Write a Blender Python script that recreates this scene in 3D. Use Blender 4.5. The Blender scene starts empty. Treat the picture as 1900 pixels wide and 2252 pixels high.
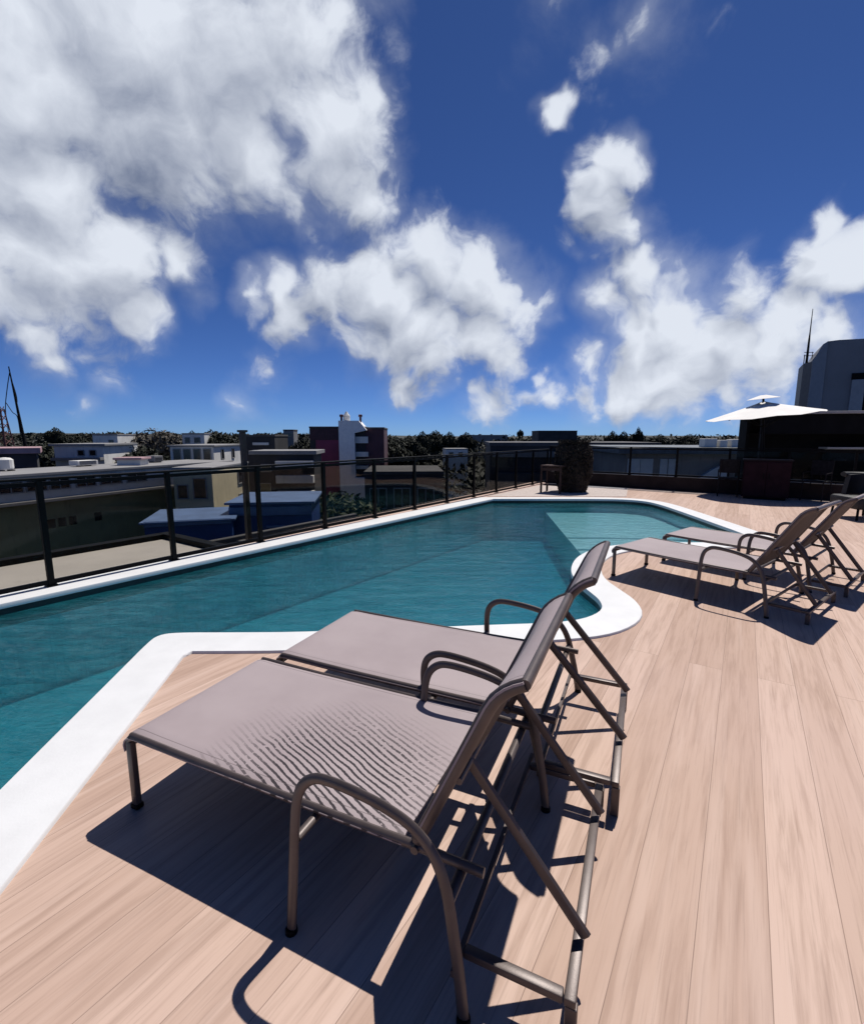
import bpy, bmesh, math, random
from mathutils import Vector, Matrix, noise as mnoise

S = bpy.context.scene
COL = S.collection
rnd = random.Random(7)
PI = math.pi

# ------------------------------------------------------------------ camera
EYE = 1.5
F_PX, W_PX, H_PX, HOR = 1050.0, 1900.0, 2252.0, 960.0
PITCH = math.atan((H_PX / 2 - HOR) / F_PX)
cam_d = bpy.data.cameras.new('camera')
cam = bpy.data.objects.new('camera', cam_d)
COL.objects.link(cam)
cam.location = (0, 0, EYE)
cam.rotation_euler = (PI / 2 - PITCH, 0, 0)
cam_d.sensor_fit = 'HORIZONTAL'
cam_d.sensor_width = 36
cam_d.lens = 36 * F_PX / W_PX
cam_d.clip_start = 0.05
cam_d.clip_end = 9000
S.camera = cam

# ------------------------------------------------------------------ exposure, sun
S.view_settings.view_transform = 'Standard'
S.view_settings.look = 'None'
S.view_settings.exposure = 0.0
S.view_settings.gamma = 1.0
SUN_AZ, SUN_EL = math.radians(58), math.radians(61.5)      # azimuth measured from +X
SUN_DIR = Vector((math.cos(SUN_EL) * math.cos(SUN_AZ), math.cos(SUN_EL) * math.sin(SUN_AZ), math.sin(SUN_EL)))
sun_d = bpy.data.lights.new('sun', 'SUN')
sun_d.energy = 5.0
sun_d.angle = math.radians(0.5)
sun_d.color = (1.0, 0.95, 0.89)
sun = bpy.data.objects.new('sun', sun_d)
COL.objects.link(sun)
sun.location = (20, 30, 40)
sun.rotation_euler = SUN_DIR.to_track_quat('Z', 'Y').to_euler()


def direction(x, y):
    """direction in the world that a point (x, y) of a 1764 px wide view lies in"""
    s = W_PX / 1764
    u, v = (x * s - W_PX / 2) / F_PX, (H_PX / 2 - y * s) / F_PX
    c, sn = math.cos(PITCH), math.sin(PITCH)
    return Vector((u, c + v * sn, -sn + v * c))


def at(x, y, Y):
    d = direction(x, y)
    return Vector((0, 0, EYE)) + d * (Y / d.y)


# ------------------------------------------------------------------ world: sky and clouds
class NG:
    """small helper to write node graphs"""
    def __init__(s, tree):
        s.t = tree
        s.n, s.l = tree.nodes, tree.links

    def put(s, sock, v):
        if isinstance(v, bpy.types.NodeSocket):
            s.l.new(v, sock)
        elif v is not None:
            if hasattr(sock.default_value, '__len__') and not hasattr(v, '__len__'):
                v = (v,) * len(sock.default_value)
            if hasattr(sock.default_value, '__len__') and len(sock.default_value) == 4 and len(v) == 3:
                v = (*v, 1)
            sock.default_value = v

    def math(s, op, a, b=None, c=None, clamp=False):
        m = s.n.new('ShaderNodeMath'); m.operation = op; m.use_clamp = clamp
        for i, v in enumerate((a, b, c)):
            s.put(m.inputs[i], v)
        return m.outputs[0]

    def vmath(s, op, a, b=None, scale=None):
        m = s.n.new('ShaderNodeVectorMath'); m.operation = op
        s.put(m.inputs[0], a); s.put(m.inputs[1], b)
        if scale is not None: s.put(m.inputs['Scale'], scale)
        return m.outputs['Value'] if op in ('LENGTH', 'DISTANCE', 'DOT_PRODUCT') else m.outputs['Vector']

    def noise(s, vec, scale, detail=4, rough=.55, dist=0.0, col=False):
        m = s.n.new('ShaderNodeTexNoise')
        s.put(m.inputs['Vector'], vec); s.put(m.inputs['Scale'], scale); s.put(m.inputs['Detail'], detail)
        s.put(m.inputs['Roughness'], rough); s.put(m.inputs['Distortion'], dist)
        return m.outputs['Color'] if col else m.outputs[0]

    def ramp(s, v, a, b, c=0.0, d=1.0, mode='SMOOTHSTEP'):
        m = s.n.new('ShaderNodeMapRange'); m.interpolation_type = mode
        for i, x in enumerate((v, a, b, c, d)):
            s.put(m.inputs[i], x)
        return m.outputs[0]

    def mix(s, f, a, b, mode='MIX'):
        m = s.n.new('ShaderNodeMix'); m.data_type = 'RGBA'; m.blend_type = mode
        s.put(m.inputs[0], f); s.put(m.inputs[6], a); s.put(m.inputs[7], b)
        return m.outputs[2]

    def coord(s, kind):
        return s.n.new('ShaderNodeTexCoord').outputs[kind]

    def mapping(s, vec, loc=(0, 0, 0), rot=(0, 0, 0), scale=(1, 1, 1)):
        m = s.n.new('ShaderNodeMapping')
        s.put(m.inputs[0], vec); m.inputs[1].default_value = loc; m.inputs[2].default_value = rot; m.inputs[3].default_value = scale
        return m.outputs[0]

    def sep(s, vec):
        return s.n.new('ShaderNodeSeparateXYZ'), s.l


CLOUDS = [  # x, y, radius, strength, softness: where each lobe of cloud stands in the sky
    (60, 150, 330, 1.0), (300, 60, 340, 1.0), (520, 130, 300, 1.0), (680, 60, 150, .9), (650, 290, 190, 1.0), (730, 390, 110, .9), (750, 180, 90, .7),
    (330, 300, 250, 1.0), (90, 370, 230, 1.0), (560, 420, 100, .8), (40, 20, 200, .9), (520, 330, 160, .9),
    (70, 530, 180, 1.0), (230, 530, 150, 1.0), (345, 545, 85, .9), (275, 640, 75, .8), (85, 700, 75, .6), (120, 750, 60, .5), (30, 620, 100, .8), (380, 610, 50, .6),
    (880, 530, 105, 1.0), (790, 590, 130, 1.0), (965, 575, 105, 1.0), (660, 590, 105, .9), (570, 590, 75, .75), (1000, 680, 90, .9), (860, 660, 120, 1.0),
    (890, 730, 90, .85), (1090, 645, 55, .65), (850, 780, 60, .6), (935, 795, 36, .7), (750, 690, 80, .8), (1030, 720, 60, .8), (515, 605, 65, .7), (610, 640, 75, .8), (1060, 640, 75, .8), (1010, 600, 90, .9),
    (1262, 352, 72, 1.0), (1225, 385, 50, .9), (1240, 430, 74, 1.0), (1265, 490, 88, 1.0), (1300, 560, 90, .95), (1230, 640, 75, .9), (1390, 640, 130, 1.0),
    (1520, 600, 115, 1.0), (1610, 640, 130, 1.0), (1700, 530, 105, 1.0), (1718, 425, 58, 1.0), (1764, 540, 120, 1.0), (1400, 740, 120, .9),
    (1290, 770, 100, .8), (1190, 735, 62, .8), (1115, 800, 55, .6), (1560, 760, 130, .7), (1700, 670, 110, .75), (1360, 570, 50, .9),
    (1158, 252, 46, .8), (1300, 20, 85, .42), (1265, 80, 55, .30), (1215, 120, 50, .26), (1360, 95, 55, .16), (505, 802, 42, .45), (535, 765, 42, .28), (245, 768, 40, .3), (205, 825, 30, .25),
    (1160, 535, 30, .5), (1098, 757, 26, .6), (1000, 820, 55, .4), (690, 250, 150, 1.0),
    (1310, 680, 120, 1.0), (1470, 690, 120, 1.0), (1190, 800, 80, .6), (1400, 800, 110, .6), (1560, 690, 120, .95), (1630, 800, 110, .5), (1480, 800, 110, .55), (1130, 10, 50, .15), (195, 715, 30, .4),
    # the part of the sky beside the view
    (2500, 300, 400, .9), (-800, 400, 500, .9),
]


def build_world():
    w = bpy.data.worlds.new('World')
    S.world = w
    w.use_nodes = True
    g = NG(w.node_tree)
    for n in list(g.n): g.n.remove(n)
    out = g.n.new('ShaderNodeOutputWorld')
    sky = g.n.new('ShaderNodeTexSky')
    sky.sky_type = 'NISHITA'
    sky.sun_disc = False
    sky.sun_elevation = SUN_EL
    sky.sun_rotation = PI / 2 - SUN_AZ
    sky.air_density = 0.5
    sky.dust_density = 0.08
    sky.ozone_density = 1.0
    bg_sky = g.n.new('ShaderNodeBackground')
    g.put(bg_sky.inputs[0], g.mix(1.0, sky.outputs[0], (.34, .53, .90), 'MULTIPLY')); bg_sky.inputs[1].default_value = 0.094
    d0 = g.vmath('NORMALIZE', g.coord('Generated'))
    nz = g.noise(d0, 5.0, 3, .5, col=True)
    warp = g.vmath('SCALE', g.vmath('SUBTRACT', nz, (.5, .5, .5)), scale=.16)
    nz2 = g.noise(d0, 17.0, 2, .5, col=True)
    warp = g.vmath('ADD', warp, g.vmath('SCALE', g.vmath('SUBTRACT', nz2, (.5, .5, .5)), scale=.045))
    sun_t = Vector((.015, .0, .05))

    def field(dirs):
        f = None
        dw = g.vmath('ADD', dirs, warp)
        for x, y, r, st in CLOUDS:
            dv = direction(x, y)
            c = 1.0 / dv.length
            ang = r * W_PX / 1764 / F_PX * c ** 1.4 * 1.06
            dv.normalize()
            v = g.math('MULTIPLY_ADD', g.vmath('DISTANCE', dw, tuple(dv)), -st / ang, st)
            f = v if f is None else g.math('SMOOTH_MAX', f, v, .12)
        return g.math('MAXIMUM', f, -.6)

    def billow(dirs, scale, detail):
        v = g.n.new('ShaderNodeTexVoronoi'); v.feature = 'F1'
        g.put(v.inputs['Vector'], dirs); g.put(v.inputs['Scale'], scale); g.put(v.inputs['Detail'], detail)
        g.put(v.inputs['Roughness'], .52); g.put(v.inputs['Lacunarity'], 2.15)
        v.normalize = True
        return g.math('SUBTRACT', 1.0, v.outputs['Distance'])

    def dens(dirs, nd=11, bd=3.0):
        f = field(dirs)
        dd = g.vmath('ADD', dirs, g.vmath('SCALE', warp, scale=.8))
        n = g.noise(dd, 5.2, nd, .62)
        b = billow(dd, 11.0, bd)
        h = g.math('ADD', g.math('MULTIPLY_ADD', n, 1.55, -.80), g.math('MULTIPLY_ADD', b, .95, -.63))
        return g.math('ADD', f, h), f, h

    da, fa, na = dens(d0)
    db, fb, nb = dens(g.vmath('ADD', d0, tuple(sun_t)), 7, 2.0)
    edge = g.ramp(g.noise(d0, 2.3, 2, .5), .35, .65, .30, .75)
    alpha = g.math('MULTIPLY', g.ramp(da, .0, edge), g.ramp(g.math('ADD', da, g.noise(d0, 15.0, 6, .6)), .40, .95))
    thin = g.ramp(da, .0, .65)
    veil = g.ramp(g.math('ADD', fa, g.math('MULTIPLY_ADD', g.noise(d0, 6.5, 8, .62, .3), 1.3, -.65)), -.22, .55, 0.0, .42)
    alpha = g.math('MAXIMUM', alpha, veil)
    light = g.math('MULTIPLY_ADD', g.math('SUBTRACT', fa, fb), .85, .76)
    light = g.math('ADD', light, g.math('MULTIPLY', g.math('SUBTRACT', na, nb), .75))
    light = g.math('ADD', light, g.math('MULTIPLY', g.ramp(da, .45, 1.6), -.22))
    light = g.math('ADD', light, g.math('MULTIPLY_ADD', g.noise(d0, 3.6, 3, .5), 1.3, -.74), clamp=True)
    ccol = g.mix(light, (.15, .19, .30), (.80, .85, .94))
    bg_c = g.n.new('ShaderNodeBackground')
    g.put(bg_c.inputs[0], ccol); bg_c.inputs[1].default_value = 0.95
    mx = g.n.new('ShaderNodeMixShader')
    g.put(mx.inputs[0], g.math('MULTIPLY', alpha, g.math('MULTIPLY_ADD', thin, .4, .58)))
    g.l.new(bg_sky.outputs[0], mx.inputs[1]); g.l.new(bg_c.outputs[0], mx.inputs[2])
    g.l.new(mx.outputs[0], out.inputs[0])
    w.cycles.sampling_method = 'MANUAL'
    w.cycles.sample_map_resolution = 512


build_world()

# ------------------------------------------------------------------ materials
MATS = {}


def mat(name, color=(.5, .5, .5), rough=.6, metal=0.0, spec=.5, var=.0, vscale=3.0, bump=0.0, bscale=40.0, stain=0.0, coat=0.0):
    """principled material with procedural tone variation, stains and a fine bump"""
    if name in MATS: return MATS[name]
    m = bpy.data.materials.new(name); m.use_nodes = True
    g = NG(m.node_tree)
    b = g.n['Principled BSDF']
    b.inputs['Roughness'].default_value = rough
    b.inputs['Metallic'].default_value = metal
    b.inputs['Specular IOR Level'].default_value = spec
    b.inputs['Coat Weight'].default_value = coat
    obc = g.coord('Object')
    c = None
    if var:
        n = g.noise(obc, vscale, 5, .6)
        lo = tuple(x * (1 - var) for x in color); hi = tuple(min(1, x * (1 + var)) for x in color)
        c = g.mix(g.ramp(n, .3, .7), lo, hi)
    if stain:
        n2 = g.noise(g.mapping(obc, scale=(1.3, 1.3, .25)), 2.2, 6, .7)
        c = g.mix(g.math('MULTIPLY', g.ramp(n2, .52, .75), stain), c if c is not None else color, tuple(x * .45 for x in color))
    g.put(b.inputs['Base Color'], c if c is not None else color)
    if bump:
        bp = g.n.new('ShaderNodeBump'); bp.inputs['Strength'].default_value = bump; bp.inputs['Distance'].default_value = .01
        g.put(bp.inputs['Height'], g.noise(obc, bscale, 4, .6))
        g.l.new(bp.outputs[0], b.inputs['Normal'])
    MATS[name] = m
    return m


def mat_deck():
    m = bpy.data.materials.new('deck planks'); m.use_nodes = True
    g = NG(m.node_tree); b = g.n['Principled BSDF']
    p = g.mapping(g.coord('Object'), rot=(0, 0, -math.radians(57)))
    # gentle waviness of the boards
    br = g.n.new('ShaderNodeTexBrick')
    g.put(br.inputs['Vector'], p)
    br.offset = .37; br.offset_frequency = 2
    g.put(br.inputs['Color1'], (0, 0, 0)); g.put(br.inputs['Color2'], (1, 1, 1)); g.put(br.inputs['Mortar'], (.5, .5, .5))
    g.put(br.inputs['Scale'], 1.0); g.put(br.inputs['Mortar Size'], .0013); g.put(br.inputs['Mortar Smooth'], .2)
    g.put(br.inputs['Brick Width'], 5.5); g.put(br.inputs['Row Height'], .19); g.put(br.inputs['Bias'], 0)
    tone = br.outputs['Color']; gap = br.outputs['Fac']
    # grain: stretched along the board, shifted per board
    sh = g.vmath('ADD', p, g.vmath('SCALE', tone, scale=7.3))
    grain = g.noise(g.mapping(sh, scale=(1.1, 17, 1)), 1.6, 6, .62, .35)
    fine = g.noise(g.mapping(sh, scale=(3.0, 130, 1)), 1.0, 3, .6)
    streak = g.noise(g.mapping(sh, scale=(.5, 11, 1)), 1.2, 3, .5, .6)
    big = g.noise(p, .55, 4, .6)
    c = g.mix(g.ramp(tone, .1, .9, mode='LINEAR'), (.45, .315, .247), (.555, .405, .328))
    c = g.mix(g.math('MULTIPLY', g.ramp(grain, .42, .70), .52), c, (.30, .20, .152))
    c = g.mix(g.math('MULTIPLY', g.ramp(streak, .48, .72), .36), c, (.60, .455, .38))
    c = g.mix(g.math('MULTIPLY', g.ramp(fine, .52, .75), .30), c, (.20, .135, .105))
    c = g.mix(g.math('MULTIPLY', g.ramp(big, .45, .7), .22), c, (.54, .395, .345))
    c = g.mix(g.math('MULTIPLY', gap, .62), c, (.13, .085, .065))
    g.put(b.inputs['Base Color'], c)
    g.put(b.inputs['Roughness'], g.ramp(grain, .2, .8, .50, .68))
    b.inputs['Specular IOR Level'].default_value = .12
    bp = g.n.new('ShaderNodeBump'); bp.inputs['Strength'].default_value = .35; bp.inputs['Distance'].default_value = .004
    h = g.math('ADD', g.math('MULTIPLY', gap, -1.0), g.math('MULTIPLY', grain, .25))
    g.put(bp.inputs['Height'], h); g.l.new(bp.outputs[0], b.inputs['Normal'])
    return m


def mat_pool_tile():
    m = bpy.data.materials.new('pool mosaic'); m.use_nodes = True
    g = NG(m.node_tree); b = g.n['Principled BSDF']
    p = g.coord('Object')
    vo = g.n.new('ShaderNodeTexVoronoi'); vo.distance = 'CHEBYCHEV'
    g.put(vo.inputs['Vector'], p); g.put(vo.inputs['Scale'], 20.0); g.put(vo.inputs['Randomness'], 0.0)
    t = g.sep(vo.outputs['Color'])[0]; g.l.new(vo.outputs['Color'], t.inputs[0])
    big = g.noise(p, 1.6, 6, .65)
    c = g.mix(t.outputs[0], (.36, .54, .54), (.50, .68, .68))
    c = g.mix(g.math('MULTIPLY', g.ramp(big, .35, .7), .45), c, (.25, .43, .45))
    grout = g.ramp(vo.outputs['Distance'], .42, .49)
    c = g.mix(g.math('MULTIPLY', grout, .5), c, (.30, .42, .42))
    g.put(b.inputs['Base Color'], c); b.inputs['Roughness'].default_value = .35
    return m


def mat_water():
    m = bpy.data.materials.new('pool water'); m.use_nodes = True
    g = NG(m.node_tree)
    for n in list(g.n): g.n.remove(n)
    out = g.n.new('ShaderNodeOutputMaterial')
    p = g.coord('Object')
    w1 = g.noise(g.mapping(p, rot=(0, 0, .25), scale=(1.0, 2.6, 1)), 2.4, 5, .62, .9)
    w2 = g.noise(g.mapping(p, rot=(0, 0, -.35), scale=(1.0, 2.4, 1)), 9.0, 3, .6, .6)
    bp = g.n.new('ShaderNodeBump'); bp.inputs['Strength'].default_value = 1.0; bp.inputs['Distance'].default_value = .026
    g.put(bp.inputs['Height'], g.math('ADD', g.math('MULTIPLY', w1, .8), g.math('MULTIPLY', w2, .28)))
    gl = g.n.new('ShaderNodeBsdfGlossy'); gl.inputs['Roughness'].default_value = .03
    g.put(gl.inputs['Color'], (.80, .90, .95)); g.l.new(bp.outputs[0], gl.inputs['Normal'])
    tr = g.n.new('ShaderNodeBsdfTransparent'); g.put(tr.inputs['Color'], (.80, .92, .95))
    df = g.n.new('ShaderNodeBsdfDiffuse'); g.put(df.inputs['Color'], (.04, .34, .40)); g.l.new(bp.outputs[0], df.inputs['Normal'])
    body = g.n.new('ShaderNodeMixShader'); g.put(body.inputs[0], g.ramp(g.math('ADD', w1, g.math('MULTIPLY_ADD', w2, .5, -.25)), .33, .67, .07, .17))
    g.l.new(tr.outputs[0], body.inputs[1]); g.l.new(df.outputs[0], body.inputs[2])
    fr = g.n.new('ShaderNodeFresnel'); fr.inputs['IOR'].default_value = 1.33; g.l.new(bp.outputs[0], fr.inputs['Normal'])
    mx = g.n.new('ShaderNodeMixShader')
    g.put(mx.inputs[0], g.math('MINIMUM', g.math('MULTIPLY', fr.outputs[0], 1.0), .6))
    g.l.new(body.outputs[0], mx.inputs[1]); g.l.new(gl.outputs[0], mx.inputs[2])
    g.l.new(mx.outputs[0], out.inputs[0])
    va = g.n.new('ShaderNodeVolumeAbsorption')
    g.put(va.inputs['Color'], (.03, .735, .80)); va.inputs['Density'].default_value = .60
    g.l.new(va.outputs[0], out.inputs[1])
    return m


def mat_glass(name, tint, gloss=.06, rough=.02):
    m = bpy.data.materials.new(name); m.use_nodes = True
    g = NG(m.node_tree)
    for n in list(g.n): g.n.remove(n)
    out = g.n.new('ShaderNodeOutputMaterial')
    tr = g.n.new('ShaderNodeBsdfTransparent'); g.put(tr.inputs['Color'], tint)
    gl = g.n.new('ShaderNodeBsdfGlossy'); gl.inputs['Roughness'].default_value = rough; g.put(gl.inputs['Color'], (.9, .9, .9))
    lw = g.n.new('ShaderNodeFresnel'); lw.inputs['IOR'].default_value = 1.45
    mx = g.n.new('ShaderNodeMixShader')
    g.put(mx.inputs[0], g.math('MINIMUM', g.math('MULTIPLY', lw.outputs[0], gloss * 16), .06))
    g.l.new(tr.outputs[0], mx.inputs[1]); g.l.new(gl.outputs[0], mx.inputs[2])
    g.l.new(mx.outputs[0], out.inputs[0])
    return m


def mat_sling(name, ribs):
    """woven sling cloth; ribs = centre of the worn, visibly ribbed patch in object coordinates"""
    m = bpy.data.materials.new(name); m.use_nodes = True
    g = NG(m.node_tree); b = g.n['Principled BSDF']
    p = g.coord('Object')
    big = g.noise(p, 2.0, 4, .6)
    c = g.mix(g.ramp(big, .3, .7), (.30, .247, .252), (.345, .288, .292))
    wv = g.n.new('ShaderNodeTexWave'); wv.wave_type = 'BANDS'; wv.bands_direction = 'X'
    g.put(wv.inputs['Vector'], g.mapping(p, rot=(0, 0, PI / 2))); g.put(wv.inputs['Scale'], 95.0); g.put(wv.inputs['Distortion'], 0.0)
    wv2 = g.n.new('ShaderNodeTexWave'); wv2.wave_type = 'BANDS'; wv2.bands_direction = 'X'
    g.put(wv2.inputs['Vector'], p); g.put(wv2.inputs['Scale'], 95.0)
    weave = g.math('MULTIPLY', wv.outputs['Fac'], wv2.outputs['Fac'])
    c = g.mix(g.math('MULTIPLY', g.ramp(weave, .1, .9), .12), c, (.19, .155, .155))
    if ribs:
        q = g.vmath('ADD', p, g.vmath('SCALE', g.vmath('SUBTRACT', g.noise(p, 3.5, 2, .5, col=True), (.5, .5, .5)), scale=.05))
        rb = g.n.new('ShaderNodeTexWave'); rb.wave_type = 'BANDS'; rb.bands_direction = 'X'
        g.put(rb.inputs['Vector'], g.mapping(q, rot=(0, 0, math.radians(-67)))); g.put(rb.inputs['Scale'], 13.0)
        g.put(rb.inputs['Distortion'], .7); g.put(rb.inputs['Detail'], 2.0); g.put(rb.inputs['Detail Scale'], 6.0)
        line = g.ramp(rb.outputs['Fac'], .40, .20)
        dash = g.ramp(g.noise(p, 70, 2, .6), .34, .46)
        d = g.vmath('LENGTH', g.vmath('MULTIPLY', g.vmath('SUBTRACT', p, ribs), (1.0, 1.15, 0)))
        area = g.ramp(g.math('ADD', d, g.math('MULTIPLY_ADD', g.noise(p, 7, 3), .22, -.11)), .58, .20)
        fac = g.math('MULTIPLY', g.math('MULTIPLY', line, area), g.math('MAXIMUM', dash, g.ramp(d, .32, .2)))
        c = g.mix(fac, c, (.022, .016, .02))
    sp = g.sep(p)[0]; g.l.new(p, sp.inputs[0])
    ey = g.math('ABSOLUTE', g.math('SUBTRACT', g.math('ABSOLUTE', g.math('SUBTRACT', sp.outputs[1], .36)), .327))
    seam = g.ramp(ey, .0025, .0008)
    c = g.mix(g.math('MULTIPLY', seam, .6), c, (.07, .055, .055))
    g.put(b.inputs['Base Color'], c)
    b.inputs['Roughness'].default_value = .62
    b.inputs['Specular IOR Level'].default_value = .3
    bp = g.n.new('ShaderNodeBump'); bp.inputs['Strength'].default_value = .25; bp.inputs['Distance'].default_value = .001
    g.put(bp.inputs['Height'], weave); g.l.new(bp.outputs[0], b.inputs['Normal'])
    return m


def mat_leaf(name, lo, hi):
    m = bpy.data.materials.new(name); m.use_nodes = True
    g = NG(m.node_tree); b = g.n['Principled BSDF']
    n = g.noise(g.coord('Object'), .9, 4, .7)
    n2 = g.noise(g.coord('Object'), 6.0, 2, .7)
    c = g.mix(g.ramp(g.math('ADD', n, g.math('MULTIPLY_ADD', n2, .5, -.25)), .3, .72), lo, hi)
    g.put(b.inputs['Base Color'], c)
    b.inputs['Roughness'].default_value = .65
    b.inputs['Specular IOR Level'].default_value = .2
    return m


M = {
    'deck': mat_deck(), 'tile': mat_pool_tile(), 'water': mat_water(),
    'coping': mat('white coping stone', (.65, .655, .655), .55, var=.04, vscale=4, bump=.08, bscale=60),
    'slab': mat('concrete', (.30, .29, .27), .85, var=.15, vscale=.8, stain=.5, bump=.2),
    'bronze': mat('bronze powder coat', (.092, .072, .066), .42, metal=.3, var=.15, vscale=9, bump=.05, bscale=300),
    'sling': mat_sling('sling cloth', None),
    'sling_ribbed': mat_sling('sling cloth ribbed', (.86, .13, 0)),
    'back_shade': mat('dark brown painted back shade', (.060, .040, .030), .8, var=.15, vscale=6, bump=.1, bscale=300),  # dark brown that puts shade into the colour of the backrest backs
    'black': mat('black metal', (.004, .004, .0045), .6, metal=0, spec=.12, var=.2, vscale=12),
    'rail': mat('grey rail metal', (.20, .20, .205), .38, metal=.6, var=.2, vscale=6),
    'smoked': mat_glass('smoked glass', (.75, .74, .715), .008),
    'clear': mat_glass('bluish glass', (.76, .80, .83), .008),
}

# ------------------------------------------------------------------ mesh helpers


class MB:
    def __init__(s): s.b = bmesh.new()

    def box(s, lo, hi, mtx=None, bevel=0.0):
        vs = [Vector((x, y, z)) for x in (lo[0], hi[0]) for y in (lo[1], hi[1]) for z in (lo[2], hi[2])]
        if mtx is not None: vs = [mtx @ v for v in vs]
        v = [s.b.verts.new(c) for c in vs]
        fs = [s.b.faces.new([v[i] for i in q]) for q in ((0, 1, 3, 2), (4, 6, 7, 5), (0, 4, 5, 1), (2, 3, 7, 6), (0, 2, 6, 4), (1, 5, 7, 3))]
        if bevel:
            es = list({e for f in fs for e in f.edges})
            bmesh.ops.bevel(s.b, geom=es, offset=bevel, segments=2, profile=.5, affect='EDGES')
        return s

    def prism(s, pts, z0, z1, mtx=None):
        """closed prism over a polygon in x, y"""
        A = [Vector((p[0], p[1], z0)) for p in pts]; B = [Vector((p[0], p[1], z1)) for p in pts]
        if mtx is not None: A = [mtx @ v for v in A]; B = [mtx @ v for v in B]
        a = [s.b.verts.new(v) for v in A]; b = [s.b.verts.new(v) for v in B]
        n = len(pts)
        s.b.faces.new(list(reversed(a))); s.b.faces.new(b)
        for i in range(n): s.b.faces.new([a[i], a[(i + 1) % n], b[(i + 1) % n], b[i]])
        return s

    def tube(s, path, rx, ry=None, n=10, up=Vector((0, 1, 0)), caps=True, closed=False):
        """tube along a path; rx across 'up' side, ry along up"""
        ry = ry or rx
        P = [Vector(p) for p in path]
        rings = []
        for i, p in enumerate(P):
            if closed: t = (P[(i + 1) % len(P)] - P[i - 1])
            else: t = (P[min(i + 1, len(P) - 1)] - P[max(i - 1, 0)])
            t.normalize()
            u = up - t * up.dot(t)
            if u.length < 1e-3: u = Vector((1, 0, 0)) - t * t.x
            u.normalize(); w = t.cross(u)
            r1 = rx[i] if hasattr(rx, '__len__') else rx
            r2 = ry[i] if hasattr(ry, '__len__') else ry
            rings.append([s.b.verts.new(p + w * (r1 * math.cos(2 * PI * k / n)) + u * (r2 * math.sin(2 * PI * k / n))) for k in range(n)])
        m = len(rings)
        for i in range(m if closed else m - 1):
            a, b = rings[i], rings[(i + 1) % m]
            for k in range(n): s.b.faces.new([a[k], a[(k + 1) % n], b[(k + 1) % n], b[k]])
        if caps and not closed:
            s.b.faces.new(list(reversed(rings[0]))); s.b.faces.new(rings[-1])
        return s

    def grid(s, rows, thick=0.0):
        """surface through rows of points, with thickness along its normal"""
        R = [[Vector(p) for p in r] for r in rows]
        nr, nc = len(R), len(R[0])

        def nrm(i, j):
            a = R[min(i + 1, nr - 1)][j] - R[max(i - 1, 0)][j]
            b = R[i][min(j + 1, nc - 1)] - R[i][max(j - 1, 0)]
            return a.cross(b).normalized()
        top = [[s.b.verts.new(R[i][j]) for j in range(nc)] for i in range(nr)]
        for i in range(nr - 1):
            for j in range(nc - 1): s.b.faces.new([top[i][j], top[i + 1][j], top[i + 1][j + 1], top[i][j + 1]])
        if thick:
            bot = [[s.b.verts.new(R[i][j] - nrm(i, j) * thick) for j in range(nc)] for i in range(nr)]
            for i in range(nr - 1):
                for j in range(nc - 1): s.b.faces.new([bot[i][j], bot[i][j + 1], bot[i + 1][j + 1], bot[i + 1][j]])
            edge = [(0, j) for j in range(nc)] + [(i, nc - 1) for i in range(1, nr)] + [(nr - 1, j) for j in range(nc - 2, -1, -1)] + [(i, 0) for i in range(nr - 2, 0, -1)]
            for k in range(len(edge)):
                (i, j), (i2, j2) = edge[k], edge[(k + 1) % len(edge)]
                s.b.faces.new([top[i][j], top[i2][j2], bot[i2][j2], bot[i][j]])
        return s

    def lathe(s, prof, n=24, mtx=None):
        rings = []
        for r, z in prof:
            ring = []
            for k in range(n):
                v = Vector((r * math.cos(2 * PI * k / n), r * math.sin(2 * PI * k / n), z))
                ring.append(s.b.verts.new(mtx @ v if mtx is not None else v))
            rings.append(ring)
        for a, b in zip(rings, rings[1:]):
            for k in range(n): s.b.faces.new([a[k], a[(k + 1) % n], b[(k + 1) % n], b[k]])
        s.b.faces.new(list(reversed(rings[0]))); s.b.faces.new(rings[-1])
        return s

    def leaf(s, c, size, normal):
        n = normal.normalized()
        a = n.cross(Vector((.3, .5, .81))).normalized(); b = n.cross(a)
        th = rnd.random() * PI
        p, q = a * math.cos(th) + b * math.sin(th), b * math.cos(th) - a * math.sin(th)
        v = [s.b.verts.new(c + p * size * x + q * size * y * .62 + n * size * zz) for x, y, zz in ((-1, 0, 0), (-.1, -.7, .12), (1, 0, -.1), (.1, .7, .12))]
        s.b.faces.new(v)

    def build(s, name, m, parent=None, smooth=False, recalc=True):
        if recalc: bmesh.ops.recalc_face_normals(s.b, faces=s.b.faces)
        me = bpy.data.meshes.new(name)
        s.b.to_mesh(me); s.b.free()
        me.materials.append(m)
        if smooth:
            me.polygons.foreach_set('use_smooth', [True] * len(me.polygons))
            if hasattr(me, 'set_sharp_from_angle'): me.set_sharp_from_angle(angle=math.radians(40))
        o = bpy.data.objects.new(name, me)
        COL.objects.link(o)
        if parent: o.parent = parent
        return o


def tag(o, label=None, cat=None, group=None, kind=None):
    if label: o['label'] = label
    if cat: o['category'] = cat
    if group: o['group'] = group
    if kind: o['kind'] = kind
    return o


def thing(name, label, cat, loc=(0, 0, 0), rz=0.0, group=None):
    o = bpy.data.objects.new(name, None)
    COL.objects.link(o)
    o.empty_display_size = .2
    o.location = loc; o.rotation_euler = (0, 0, rz)
    return tag(o, label, cat, group)


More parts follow.
